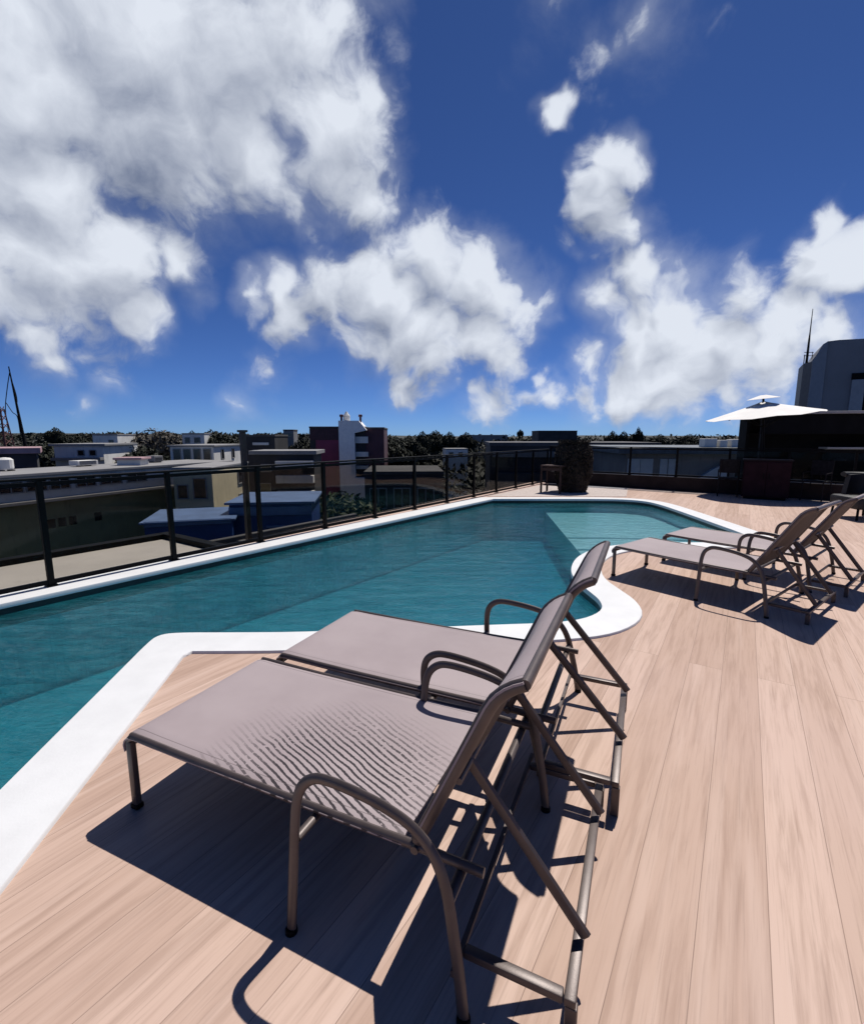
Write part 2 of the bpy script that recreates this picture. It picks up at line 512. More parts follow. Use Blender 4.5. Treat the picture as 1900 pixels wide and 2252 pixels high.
def dup(root, loc, rz, scale, label, group=None):
    r = root.copy(); COL.objects.link(r)
    r.location = loc; r.rotation_euler = (0, 0, rz); r.scale = scale
    r['label'] = label
    if group: r['group'] = group
    for ch in list(root.children):
        c = ch.copy(); COL.objects.link(c); c.parent = r
        for g in list(ch.children):
            d = g.copy(); COL.objects.link(d); d.parent = c
    return r


def chaikin(pts, it=3, closed=True):
    P = [Vector((p[0], p[1])) for p in pts]
    for _ in range(it):
        Q = []
        n = len(P)
        for i in range(n):
            a, b = P[i], P[(i + 1) % n]
            Q += [a * .75 + b * .25, a * .25 + b * .75]
        P = Q
    return P


def smooth_path(pts, n=6):
    """Catmull-Rom through 3D points"""
    P = [Vector(p) for p in pts]
    out = []
    for i in range(len(P) - 1):
        p0, p1, p2, p3 = P[max(i - 1, 0)], P[i], P[i + 1], P[min(i + 2, len(P) - 1)]
        for k in range(n):
            t = k / n
            out.append(.5 * ((2 * p1) + (p2 - p0) * t + (2 * p0 - 5 * p1 + 4 * p2 - p3) * t * t + (3 * p1 - p0 - 3 * p2 + p3) * t ** 3))
    out.append(P[-1])
    return out


def inset_pts(poly, d):
    """offset a closed CCW polygon outwards by d (d may be a function of the point)"""
    n = len(poly); out = []
    for i in range(n):
        a, b, c = poly[i - 1], poly[i], poly[(i + 1) % n]
        t = ((b - a).normalized() + (c - b).normalized())
        t.normalize()
        nn = Vector((t.y, -t.x))
        out.append(b + nn * (d(b) if callable(d) else d))
    return out


# ------------------------------------------------------------------ terrace, pool
GROUND = -14.0
FENCE_A, FENCE_B = Vector((-3.82, 4.62)), Vector((3.80, 15.75))
FD = (FENCE_B - FENCE_A).normalized()                       # along the left fence
FN = Vector((-FD.y, FD.x))                                  # outwards from the terrace
RF_END = Vector((10.6, 10.45))
RD = (RF_END - FENCE_B).normalized()

raw = [(-1.30, -1.40), (-1.57, .20), (-1.84, 1.83), (-2.0, 2.85), (-2.075, 3.30), (-2.07, 3.42), (-1.97, 3.47), (-1.50, 3.47), (-.95, 3.48), (.46, 3.62), (.95, 3.66),
       (1.25, 3.74), (1.48, 3.95), (1.54, 4.2), (1.52, 4.45), (1.49, 4.87), (1.58, 5.30), (1.80, 5.80), (2.14, 6.22), (2.6, 6.5), (3.3, 6.62), (4.1, 6.62),
       (4.62, 6.72), (4.80, 7.1), (4.90, 8.4), (4.99, 9.6), (5.03, 10.5), (4.95, 11.0), (4.6, 11.3), (3.9, 11.4), (2.5, 11.4), (1.62, 11.4), (1.48, 11.4), (1.42, 11.33),
       (.8, 10.48), (-1.2, 7.73), (-3.86, 4.09), (-6.4, .60), (-7.75, -1.25), (-7.8, -1.4), (-7.6, -1.42)]
POOL = chaikin(raw, 2)


def off(p):
    l = (Vector(p) - Vector((-3.86, 4.09))).dot(Vector((-.809, .588)))
    return .40 if l > -.03 and p.x < 1.6 else .33


COPE = inset_pts(POOL, off)


def seg_dist(p, a, b):
    d = b - a
    t = max(0, min(1, (p - a).dot(d) / max(d.length_squared, 1e-9)))
    return (p - a - d * t).length


# where the rim turns tightly the offset outline would cross itself: draw those points together
nP = len(POOL)
bad = [min(seg_dist(COPE[i], POOL[k - 1], POOL[k]) for k in range(nP)) < off(POOL[i]) * .93 for i in range(nP)]
for i in range(nP):
    if bad[i]:
        a = i
        while bad[a % nP]: a -= 1
        b = i
        while bad[b % nP]: b += 1
        COPE[i] = COPE[a % nP].lerp(COPE[b % nP], (i - a) / (b - a)) if (b - a) > 1 else COPE[i]
COPE_EDGE = [p for i, p in enumerate(COPE) if (p - COPE[i - 1]).length > .004]


def ring_fill(outer, inner, z, name, m, **kw):
    b = bmesh.new()

    def loop(pts):
        v = [b.verts.new((p[0], p[1], z)) for p in pts]
        return [b.edges.new((v[i], v[(i + 1) % len(v)])) for i in range(len(v))]
    e = loop(outer)
    if inner: e += loop(inner)
    bmesh.ops.triangle_fill(b, edges=e, use_beauty=True, use_dissolve=False)
    for f in b.faces:
        if f.normal.z < 0: f.normal_flip()
    mb = MB(); mb.b.free(); mb.b = b
    return mb.build(name, m, recalc=False, **kw)


TERRACE = [FENCE_A + FD * -9.0 + FN * .22, FENCE_B + FN * .22 + RD * -.25, RF_END + FN * .22 + RD * 0, Vector((14, 12.0)), Vector((26, 17)), Vector((26, -9)), Vector((-5, -9))]
deck = ring_fill([(p.x, p.y) for p in TERRACE], [(p.x, p.y) for p in COPE_EDGE], 0.0, 'deck_floor', M['deck'])
tag(deck, 'pinkish wood plank terrace deck around the pool', kind='structure')
body = MB()
n = len(TERRACE)
tv = [(p.x, p.y) for p in TERRACE]
a = [body.b.verts.new((*p, -.005)) for p in tv]; b_ = [body.b.verts.new((*p, GROUND)) for p in tv]
for i in range(n): body.b.faces.new([a[i], a[(i + 1) % n], b_[(i + 1) % n], b_[i]])
o = body.build('terrace_wall', M['slab'])
tag(o, 'concrete walls of the building under the terrace', kind='structure')

gs = MB(); gs.prism([(1.40, 12.0), (4.9, 11.95), (5.75, 13.95), (3.85, 15.4), (3.7, 15.3)], .001, .006)
gm = mat('pale gravel', (.46, .395, .36), .9, var=.35, vscale=45, bump=.6, bscale=60)
tag(gs.build('gravel_strip', gm), 'pale pinkish gravel strip at the far end of the pool', kind='structure')
# coping: a ring with a rounded top edge
cp = MB(); nC = len(POOL)
prof = [(0.0, -.028), (0.0, .008), (.012, .018), (.5, .020), (.985, .018), (1.0, .010), (1.0, -.03)]
rings = []
for t, z in prof:
    rings.append([cp.b.verts.new((*(POOL[i].lerp(COPE[i], t)), z)) for i in range(nC)])
for a, b_ in zip(rings, rings[1:]):
    for i in range(nC): cp.b.faces.new([a[i], a[(i + 1) % nC], b_[(i + 1) % nC], b_[i]])
o = cp.build('pool_coping', M['coping'], smooth=True, recalc=True)
tag(o, 'smooth white coping edging the pool', kind='structure')

WATER_Z, FLOOR_Z, SHELF_Z = -.085, -.92, -.30
pw = MB()
INW = inset_pts(POOL, .006)
rings = [[pw.b.verts.new((p.x, p.y, z)) for p in INW] for z in (-.20, FLOOR_Z - .02)]
for i in range(nC): pw.b.faces.new([rings[0][i], rings[0][(i + 1) % nC], rings[1][(i + 1) % nC], rings[1][i]])
pw.build('pool_wall', M['tile'])['kind'] = 'structure'
pw = MB()
rings = [[pw.b.verts.new((p.x, p.y, z)) for p in INW] for z in (-.0285, -.199)]
for i in range(nC): pw.b.faces.new([rings[0][i], rings[0][(i + 1) % nC], rings[1][(i + 1) % nC], rings[1][i]])
tag(pw.build('waterline_band', mat('waterline tile with painted shade', (.010, .016, .020), .3, var=.3, vscale=12)), kind='structure')  # tile strip coloured near black to stand in for shade under the coping
o = ring_fill([(p.x, p.y) for p in inset_pts(POOL, .03)], None, FLOOR_Z, 'pool_floor', M['tile']); o['kind'] = 'structure'
# shallow shelf: right of a straight edge
SH = [(2.18, 6.0), (5.4, 6.0), (5.4, 11.8), (2.78, 11.8)]
sh = MB()
sh.prism(SH, FLOOR_Z - .01, SHELF_Z)
o = sh.build('pool_shelf', mat('pale shelf plaster', (.48, .44, .44), .6, var=.06, vscale=5, bump=.05)); o['kind'] = 'structure'
edge_x = lambda y: 2.195 + .1034 * (y - 6)
ln = MB()
for y1 in (8.35, 7.45):
    pts = smooth_path([(edge_x(y1), y1, 0), (3.2, y1 - .03, 0), (4.2, y1 - .16, 0), (5.3, y1 - .45, 0)], 5)
    ln.prism([(p.x, p.y) for p in pts] + [(p.x, p.y + .07) for p in reversed(pts)], SHELF_Z - .01, SHELF_Z + .006)
ln.build('shelf_tile_line', mat('dark teal line tile', (.05, .12, .14), .5))['kind'] = 'structure'
wt = MB()
wt.prism([(p.x, p.y) for p in inset_pts(POOL, .003)], FLOOR_Z + .004, WATER_Z)
bmesh.ops.triangulate(wt.b, faces=wt.b.faces)
o = wt.build('water', M['water']); tag(o, 'teal rippled water of the pool', kind='structure')

# ------------------------------------------------------------------ sun loungers
SEAT, WID, LEN = .33, .72, 1.25


BACK, LEAN = .70, 66


def back_point(l):
    """profile of the backrest: concave, leaning about 60 degrees"""
    s, z, N = LEN + .015, SEAT + .005, 24
    for i in range(N):
        t = BACK - (i + .5) / N * l
        ang = math.radians(LEAN - 44 * (max(0, .13 - t) / .13) ** .9)
        s += math.cos(ang) * l / N; z += math.sin(ang) * l / N
    return s, z


def make_lounger(A, ang, label, sling, strut_t=(.10, .58), base_z=.10, back=.70, lean=66):
    global BACK, LEAN
    BACK, LEAN = back, lean
    root = thing('sun_lounger', label, 'sun lounger', (A[0], A[1], 0), math.radians(ang), 'sun loungers by the pool')
    B = M['bronze']
    for t in (0.0, WID):
        mb = MB()
        path = smooth_path([(-.012, t, .275), (-.008, t, .302), (.012, t, .318), (.05, t, .322), (.5, t, .315), (1.0, t, .315), (LEN, t, .318), (1.36, t, .315), (1.47, t, .312)], 5)
        mb.tube(path, .015, .013, 10, Vector((0, 1, 0)))
        mb.build('side_rail', B, root, smooth=True)
        mb = MB()                                            # foot leg: a flat bar with a foot cap
        mb.box((-.022, t - .013, .004), (.010, t + .013, .300), bevel=.006)
        l = mb.build('leg', B, root, smooth=True)
        fb = MB(); fb.box((-.026, t - .017, 0), (.014, t + .017, .022), bevel=.005); fb.build('foot_cap', M['black'], l)
    fb = MB(); fb.tube([(-.006, 0, .287), (-.006, WID, .287)], .013); fb.build('foot_bar', B, root, smooth=True)
    # seat cloth: rolled over the foot bar, pulled down a little over both rails, sagging between
    rows = []
    for s_, dz in ((-.030, -.062), (-.036, -.035), (-.026, -.012), (-.004, .002), (.03, .006), (.08, .005)) + tuple((.08 + (LEN - .11) * k / 22, .004) for k in range(1, 23)):
        row = []
        for k in range(19):
            q = k / 18
            sag = -.018 * math.sin(PI * q) ** .8 * min(1, max(0, (s_ - .02) / .35))
            e = min(q, 1 - q)
            wrap = -.016 * (1 - e / .03) ** 2 if e < .03 else 0
            row.append((s_, -.014 + (WID + .028) * q, SEAT + dz + sag + wrap))
        rows.append(row)
    mb = MB(); mb.grid(rows, .006); mb.build('seat_sling', sling, root, smooth=True)
    # backrest
    rows = []
    for i in range(25):
        s_, z_ = back_point(.025 + (back - .025) * i / 24)
        s2, z2 = back_point(.026 + (back - .025) * i / 24 + .006)
        nx, nz = -(z2 - z_), (s2 - s_); L = math.hypot(nx, nz); nx /= L; nz /= L
        row = []
        for k in range(15):
            q = k / 14
            sag = -.035 * math.sin(PI * q) * math.sin(PI * min(1, i / 24 * 1.05 + .05)) ** .7
            row.append((s_ + nx * (sag + .012), -.014 + (WID + .028) * q, z_ + nz * (sag + .012)))
        rows.append(row)
    mb = MB(); mb.grid(rows, .006); mb.build('back_sling', M['sling'], root, smooth=True)
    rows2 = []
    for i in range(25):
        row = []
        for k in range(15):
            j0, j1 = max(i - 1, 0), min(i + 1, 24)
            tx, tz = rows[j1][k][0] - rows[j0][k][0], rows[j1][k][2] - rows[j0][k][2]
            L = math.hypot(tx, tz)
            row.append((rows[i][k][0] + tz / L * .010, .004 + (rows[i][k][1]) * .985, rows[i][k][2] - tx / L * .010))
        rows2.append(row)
    mb = MB(); mb.grid(rows2, .003); mb.build('back_shade_layer', M['back_shade'], root, smooth=True)  # added dark layer, paints shade on the rear of the backrest
    for t in (0.0, WID):
        mb = MB()
        mb.tube([(back_point(back * i / 20)[0], t, back_point(back * i / 20)[1]) for i in range(21)], .019, .014, 10)
        mb.build('back_rail', B, root, smooth=True)
    s_, z_ = back_point(back)
    mb = MB(); mb.tube([(s_, -.005, z_), (s_, WID + .005, z_)], .015); mb.build('top_bar', B, root, smooth=True)
    mb = MB(); mb.tube([(LEN + .015, -.02, SEAT - .012), (LEN + .015, WID + .02, SEAT - .012)], .013); mb.build('hinge_bar', B, root, smooth=True)
    # armrests: one bent tube on each side, front foot to rear foot
    for sg, t in ((-1, -.085), (1, WID + .085)):
        f = lambda z: t + sg * .055 * max(0, (.5 - z) / .5)
        pts = [(.905, 0), (.905, .15), (.905, .30), (.908, .40), (.925, .462), (.965, .500), (1.02, .512), (1.12, .506), (1.22, .490), (1.30, .462), (1.36, .410), (1.40, .330), (1.43, .2), (1.45, .1), (1.465, 0)]
        mb = MB(); mb.tube(smooth_path([(x, f(z), z) for x, z in pts], 4), .017, .011, 10)
        arm = mb.build('armrest', B, root, smooth=True)
        for x in (.905, 1.465):
            c = MB(); c.lathe([(.019, 0), (.019, .012), (.017, .016)], 12, Matrix.Translation((x, f(0), 0))); c.build('foot_cap', M['black'], arm)
    for x, z in ((.908, .292), (1.405, .292)):
        mb = MB(); mb.tube([(x, -.10, z), (x, WID + .10, z)], .012, .015); mb.build('cross_bar', B, root, smooth=True)
    # rear cradle: U of flat bar just above the floor, carrying the two struts
    mb = MB()
    zc = base_z
    mb.box((1.435, -.064, zc - .012), (1.70, -.036, zc + .012), bevel=.004)
    mb.box((1.435, WID + .036, zc - .012), (1.70, WID + .064, zc + .012), bevel=.004)
    mb.box((1.702, -.064, zc - .012), (1.732, WID + .064, zc + .012), bevel=.004)
    mb.box((1.42, -.12, zc - .010), (1.434, WID + .12, zc + .010))
    mb.build('rear_cradle', B, root, smooth=True)
    for t in (-.05, WID + .05):
        mb = MB(); mb.box((1.705, t - .012, 0), (1.736, t + .012, zc - .015), bevel=.003); mb.build('leg', B, root)
    for t in strut_t:
        s0, z0 = back_point(.27)
        mb = MB()
        d = Vector((1.735, t, zc + .03)) - Vector((s0, t, z0))
        P = [Vector((s0, t, z0)) + d * (k / 8) for k in range(9)]
        mb.tube(P, .0185, .011, 8, Vector((0, 1, 0)))
        mb.build('support_strut', B, root, smooth=True)
    s0, z0 = back_point(.27)
    mb = MB(); mb.tube([(s0 + .018, .0, z0 - .014), (s0 + .018, WID, z0 - .014)], .011); mb.build('strut_pivot', B, root, smooth=True)
    return root


make_lounger((-1.20, 1.74), -24, 'nearest sun lounger, large in the foreground with a ribbed patch on its taupe seat', M['sling_ribbed'], back=.645)
make_lounger((-.82, 2.45), -24, 'sun lounger beside the white pool coping, just behind the foreground one', M['sling'], strut_t=(.22, .66), base_z=.14)
make_lounger((1.98, 5.03), -51, 'sun lounger right of the pool whose sharp full shadow lies on the planks', M['sling'], back=.74, lean=59)
make_lounger((2.84, 5.68), -50, 'farthest sun lounger, at the right edge, partly behind another lounger', M['sling'], back=.74, lean=58)

# ------------------------------------------------------------------ glass fences


def place(o, p, d):
    o.location = (p.x, p.y, 0); o.rotation_euler = (0, 0, math.atan2(d.y, d.x))


def make_fence(label, A, d, stations, h, post_h=None, kerb=None, base=0.02, rail=True, glass='smoked'):
    f = thing('glass_fence', label, 'fence'); place(f, A, d)
    z0 = kerb if kerb else base
    for i, x in enumerate(stations):
        ph = (post_h or {}).get(i, h)
        mb = MB()
        mb.box((x - .026, -.026, z0), (x + .026, .026, ph), bevel=.003)
        mb.box((x - .045, -.045, z0), (x + .045, .045, z0 + .014))
        mb.build('post', M['black'], f)
    for x0, x1 in zip(stations, stations[1:]):
        mb = MB(); mb.box((x0 + .03, -.005, z0 + .07), (x1 - .03, .005, h - .06)); mb.build('glass_panel', M[glass], f)
        mb = MB(); mb.box((x0 + .028, -.02, z0 + .02), (x1 - .028, .02, z0 + .062)); mb.build('bottom_rail', M['black'], f)
        if rail:
            mb = MB(); mb.box((x0 + .028, -.02, h - .055), (x1 - .028, .02, h - .015)); mb.build('rail', M['black'], f)
    if rail:
        mb = MB(); mb.box((stations[0] - .03, -.035, h + .001), (stations[-1] + .03, .035, h + .026), bevel=.006); mb.build('handrail', M['black'], f)
    return f


st = [-6.1, -4.88, -3.66, -2.44, -1.22] + [1.226 * k for k in range(12)]
make_fence('long smoked glass fence with black posts along the left pool edge', FENCE_A, FD, st, 1.08)
pl = MB(); pl.box((-.033, -.033, -3), (.033, .033, 1.56), bevel=.004); pl.box((-.05, -.05, 1.56), (.05, .05, 1.59))
o = pl.build('tall_post', mat('grey brown steel', (.035, .031, .03), .5, metal=.4, var=.2, vscale=5))
tag(o, 'tall grey square post rising above the left glass fence', 'post'); place(o, FENCE_A + FD * 2.40 + FN * .20, FD)
kw = MB(); kw.box((.02, -.10, .004), (8.3, .10, .38), bevel=.01)
o = kw.build('kerb_wall', mat('dark brown render', (.030, .022, .021), .8, spec=.1, var=.2, bump=.2))
tag(o, 'low dark brown kerb wall under the far glass fence', 'wall'); place(o, FENCE_B, RD)
make_fence('low far glass fence standing on the dark kerb wall', FENCE_B, RD, [.1, 1.35, 2.6, 3.85, 5.1, 6.35, 7.6, 8.2], 1.18, kerb=.382, glass='clear')

# ------------------------------------------------------------------ far terrace corner: bush and table


def leaf_blob(mb, c, rad, n, size, flat=1.0, top_only=False):
    for _ in range(n):
        while True:
            v = Vector((rnd.uniform(-1, 1), rnd.uniform(-1, 1), rnd.uniform(-1, 1)))
            if .02 < v.length < 1: break
        if rnd.random() < .75: v = v.normalized() * rnd.uniform(.72, 1.03)
        p = Vector((c[0] + v.x * rad[0], c[1] + v.y * rad[1], c[2] + v.z * rad[2]))
        nn = v + Vector((rnd.uniform(-1, 1), rnd.uniform(-1, 1), rnd.uniform(-.4, 1))) * .8
        mb.leaf(p, size * rnd.uniform(.6, 1.35), nn)


LEAF_DARK = mat_leaf('dark leaves', (.007, .010, .006), (.026, .031, .017))
LEAF_GREEN = mat_leaf('green leaves', (.012, .024, .009), (.038, .060, .020))
LEAF_GREY = mat_leaf('grey brown leaves', (.055, .050, .042), (.15, .135, .11))
LEAF_BUSH = mat_leaf('brown bush leaves', (.018, .013, .010), (.060, .044, .033))
BARK = mat('bark', (.06, .045, .035), .9, var=.3, vscale=4, bump=.5)

bush = thing('clipped_bush', 'dense dark brown clipped bush at the far corner of the deck', 'bush', (3.86, 13.1, 0))
mb = MB()
for _ in range(15000):
    z = rnd.uniform(.02, 1.40)
    w = .47 if z > .5 else .33 + .14 * z / .5
    if z > 1.0: w -= (z - 1.0) ** 2 * 1.3
    th = rnd.random() * 2 * PI
    # squarish plan
    k = 1 / max(abs(math.cos(th)), abs(math.sin(th))) ** .45
    r = w * k * (rnd.uniform(.86, 1.04) if rnd.random() < .8 else rnd.random())
    if rnd.random() < .12: z = 1.40 - abs(rnd.gauss(0, .03)); r = rnd.random() ** .5 * .42
    mb.leaf(Vector((r * math.cos(th), r * math.sin(th), z)), rnd.uniform(.024, .046), Vector((math.cos(th), math.sin(th), rnd.uniform(-.3, .9))) + Vector((rnd.uniform(-.6, .6), rnd.uniform(-.6, .6), 0)))
mb.build('foliage', LEAF_BUSH, bush)
mb = MB(); mb.tube([(0, 0, 0), (.02, 0, .6), (0, .01, 1.2)], [.05, .04, .02]); mb.build('stem', BARK, bush)

PINKWOOD = mat('pinkish timber', (.055, .036, .032), .7, spec=.1, var=.2, vscale=8)
tb = thing('side_table', 'small dark timber table left of the clipped bush', 'table', (3.28, 12.85, 0), math.atan2(RD.y, RD.x))
mb = MB(); mb.box((-.30, -.22, .71), (.30, .22, .745), bevel=.006); mb.build('table_top', PINKWOOD, tb)
for x in (-.27, .27):
    for y in (-.19, .19):
        mb = MB(); mb.box((x - .022, y - .022, 0), (x + .022, y + .022, .709)); mb.build('leg', PINKWOOD, tb)
mb = MB(); mb.box((-.247, -.20, .60), (.247, -.18, .68)); mb.box((-.247, .18, .60), (.247, .20, .68)); mb.build('apron', PINKWOOD, tb)
mb = MB(); mb.box((-.245, -.165, .20), (.245, .165, .225)); mb.build('shelf', PINKWOOD, tb)

# ------------------------------------------------------------------ parasol, cabinet, chairs
um = thing('parasol', 'white round parasol open above the far right of the deck', 'parasol', (8.62, 12.35, 0))
um.rotation_euler = (0, math.radians(-6), 0)
CLOTH = mat('white canvas', (.78, .76, .72), .8, var=.04, bump=.05)
mb = MB(); NS = 8; rows = []
for i in range(9):
    r = 1.29 * i / 8
    row = []
    for k in range(NS * 4 + 1):
        th = 2 * PI * k / (NS * 4) + PI / 8
        e = abs((k % 4) / 4 - .5) * 2                       # 1 at a rib, 0 between ribs
        rr = r * (math.cos(PI / NS) / math.cos((th - PI / 8) % (2 * PI / NS) - PI / NS)) if False else r * (1 - .035 * (1 - e))
        row.append((rr * math.cos(th), rr * math.sin(th), 2.40 - .36 * (i / 8) ** .9 - .03 * (1 - e) * (i / 8)))
    rows.append(row)
mb.grid(rows, .004); mb.build('canopy', CLOTH, um, smooth=True)
mb = MB(); rows = []
for i in range(4):
    r = .06 + .30 * i / 3
    rows.append([(r * math.cos(2 * PI * k / 24), r * math.sin(2 * PI * k / 24), 2.55 - .09 * (i / 3)) for k in range(25)])
mb.grid(rows, .004); mb.build('vent_cap', CLOTH, um, smooth=True)
mb = MB(); mb.tube([(0, 0, .02), (0, 0, 2.50)], .026); mb.build('pole', M['black'], um, smooth=True)
for k in range(NS):
    th = 2 * PI * k / NS + PI / 8
    c, s_ = math.cos(th), math.sin(th)
    mb = MB(); mb.tube([(.03 * c, .03 * s_, 2.36), (1.26 * c, 1.26 * s_, 2.02)], .009, n=6)
    mb.tube([(.03 * c, .03 * s_, 1.75), (.74 * c, .74 * s_, 2.145)], .008, n=6); mb.build('rib', M['black'], um)
mb = MB(); mb.box((-.28, -.28, .003), (.28, .28, .07), bevel=.01); mb.build('base', M['black'], um)

MAROON = mat('dark maroon lacquer', (.022, .009, .013), .6, spec=.08, var=.2, vscale=5)
cb = thing('serving_cabinet', 'dark maroon serving cabinet under the white parasol', 'cabinet', (8.08, 11.55, 0), math.radians(-33))
mb = MB(); mb.box((-.47, -.24, .06), (.47, .24, .93), bevel=.008); mb.build('body', MAROON, cb)
mb = MB(); mb.box((-.42, -.20, 0.003), (.42, .20, .059)); mb.build('plinth', M['black'], cb)
mb = MB(); mb.box((-.50, -.265, .932), (.50, .265, .962), bevel=.006); mb.build('top', mat('dark top', (.012, .010, .012), .5, spec=.2), cb)
for x0, x1 in ((-.455, -.006), (.006, .455)):
    mb = MB(); mb.box((x0, -.262, .09), (x1, -.2405, .90), bevel=.004); d_ = mb.build('door', MAROON, cb)
    hx = x1 - .05 if x0 < 0 else x0 + .05
    mb = MB(); mb.box((hx - .008, -.285, .50), (hx + .008, -.2625, .64)); mb.build('handle', M['black'], d_)


def make_chair(label, loc, rz, m):
    c = thing('terrace_chair', label, 'chair', loc, rz, 'dark chairs on the far deck')
    mb = MB(); mb.box((-.23, -.22, .44), (.23, .22, .475), bevel=.01); mb.build('seat', m, c)
    mb = MB(); mb.grid([[(x, .20 + .05 * q + .03 * (x / .22) ** 2 * -1, .60 + .34 * q) for x in (-.22, -.11, 0, .11, .22)] for q in (0, .33, .66, 1)], .025); mb.build('backrest', m, c, smooth=True)
    for x in (-.2, .2):
        mb = MB(); mb.tube([(x, -.19, .44), (x * 1.06, -.22, 0)], .014, n=8); mb.build('leg', m, c)
        mb = MB(); mb.tube([(x * 1.06, .24, 0), (x, .20, .44), (x * .95, .215, .60), (x * .95, .255, .90)], .014, n=8); mb.build('leg', m, c)
        mb = MB(); mb.tube([(x * 1.12, -.18, .45), (x * 1.15, -.17, .65), (x * 1.15, .1, .67), (x * 1.02, .215, .66)], .012, n=8); mb.build('armrest', m, c)
    return c


DARK = mat('charcoal weave', (.018, .017, .019), .8, spec=.1, var=.3, vscale=20, bump=.3, bscale=80)
make_chair('charcoal chair left of the maroon cabinet', (7.55, 12.15, 0), math.radians(150), DARK)
make_chair('charcoal chair right of the maroon cabinet', (9.05, 11.2, 0), math.radians(-60), DARK)

ar = thing('armchair', 'black padded armchair with rounded back at the right edge', 'armchair', (7.98, 8.75, 0), math.radians(-95))
PAD = mat('black padding', (.010, .010, .011), .6, var=.3, vscale=6, bump=.15)
mb = MB(); mb.box((-.36, -.36, .20), (.36, .30, .42), bevel=.05); mb.build('seat', PAD, ar, smooth=True)
mb = MB()
rows = []
for i in range(9):
    z = .43 + .36 * i / 8
    rows.append([(.40 * math.sin(t), .36 * math.cos(t) - .02 + .05 * i / 8, z) for t in [(-1.9 + 3.8 * k / 24) for k in range(25)]])
mb.grid(rows, .09); mb.build('backrest', PAD, ar, smooth=True)
mb = MB(); mb.tube([(.42 * math.sin(-1.9 + 3.8 * k / 24), .38 * math.cos(-1.9 + 3.8 * k / 24), .79) for k in range(25)], .06, .045, 10, Vector((0, 0, 1))); mb.build('top_roll', PAD, ar, smooth=True)
for x in (-.30, .30):
    for y in (-.30, .25):
        mb = MB(); mb.tube([(x, y, .21), (x * 1.05, y * 1.05, 0)], .02, n=8); mb.build('leg', M['black'], ar)

# ------------------------------------------------------------------ bar pavilion at the right
ba = thing('bar_pavilion', 'dark flat roofed bar pavilion with a pale counter on the right', 'pavilion', (10.62, 15.6, 0), math.radians(-14))
INK = mat('ink black boards', (.006, .006, .007), .8, spec=.15, var=.3, vscale=3, bump=.2)
mb = MB(); mb.box((-.1, -.2, 2.20), (10.5, 2.0, 2.28), bevel=.01); mb.build('roof', mat('grey roof edge', (.35, .34, .34), .6, var=.1), ba)
mb = MB(); mb.box((-.05, -.06, 1.58), (10.4, .02, 2.197)); mb.build('fascia', INK, ba)
mb = MB(); mb.box((0, 1.8, 0), (10.3, 1.95, 2.195)); mb.build('back_wall', INK, ba)
mb = MB(); mb.box((-.02, 1.2, 0), (.08, 1.795, 2.194)); mb.build('side_wall', INK, ba)
mb = MB(); mb.box((2.2, .7, 1.10), (10.3, 1.25, 1.16), bevel=.008); mb.build('counter', mat('pale counter stone', (.45, .45, .46), .4, var=.1), ba)
mb = MB(); mb.box((2.3, .82, 0), (10.2, 1.15, 1.099)); mb.build('counter_front', INK, ba)
mb = MB(); mb.box((.09, 1.3, 1.585), (10.28, 1.79, 1.62)); mb.build('soffit', INK, ba)
for x in (0.05, 4.9, 10.1):
    mb = MB(); mb.box((x - .05, .03, 0), (x + .05, .13, 2.196)); mb.build('post', M['black'], ba)
cl = MB()
rows = []
for i in range(13):
    x = 3.9 + 1.15 * i / 12
    drop = .24 + .02 * math.sin(i * 1.3)
    rows.append([(x, 1.15, 1.168), (x, .9, 1.168), (x, .68, 1.168), (x, .672 - .008 * math.sin(i * 1.7), 1.1), (x + .02 * math.sin(i), .668 - .014 * math.sin(i * 1.7), 1.168 - drop)])
cl.grid(rows, .006)
o = cl.build('counter_cloth', CLOTH, smooth=True); tag(o, 'white cloth hanging over the bar counter at the right edge', 'cloth')
o.location = (10.62, 15.6, 0); o.rotation_euler = (0, 0, math.radians(-14))


def make_stool(label, x, y):
    c = thing('bar_stool', label, 'stool', (x, y, 0), 0, 'bar stools')
    mb = MB(); mb.lathe([(.15, .74), (.18, .75), (.18, .79), (.15, .80)], 18); mb.build('seat', DARK, c, smooth=True)
    for k in range(4):
        th = PI / 4 + PI / 2 * k
        mb = MB(); mb.tube([(.11 * math.cos(th), .11 * math.sin(th), .745), (.2 * math.cos(th), .2 * math.sin(th), 0)], .012, n=8); mb.build('leg', M['black'], c)
    mb = MB(); mb.tube([(.165 * math.cos(2 * PI * k / 20), .165 * math.sin(2 * PI * k / 20), .28) for k in range(20)], .008, n=6, up=Vector((0, 0, 1)), closed=True); mb.build('footrest', M['black'], c)


make_stool('bar stool at the left end of the pale counter', 12.9, 15.2)

# ------------------------------------------------------------------ city beyond: ground and hills
gd = MB()
NX, NY = 60, 44
ys = [-300 + 340 * k / 8 for k in range(9)] + [40 * (1.125 ** k) for k in range(1, 45)]
xs = [-3200 + 6400 * k / 80 for k in range(81)]
V = []
for y in ys:
    row = []
    for x in xs:
        r = math.hypot(x, y)
        h = 0.0
        if y > 130:
            k = min(1, (y - 130) / 420)
            h = k * (15.0 + 5.5 * mnoise.noise(Vector((x * .0035, y * .0035, 1.3))) + 2.5 * mnoise.noise(Vector((x * .012, y * .012, 4.2))))
            if y > 1500: h *= max(0, 1 - (y - 1500) / 2500)
            h = max(0, h)
        row.append(gd.b.verts.new((x, y, GROUND + h)))
    V.append(row)
for i in range(len(ys) - 1):
    for j in range(len(xs) - 1): gd.b.faces.new([V[i][j], V[i][j + 1], V[i + 1][j + 1], V[i + 1][j]])
o = gd.build('ground', mat('town ground', (.030, .032, .024), .95, var=.45, vscale=.03), smooth=True)
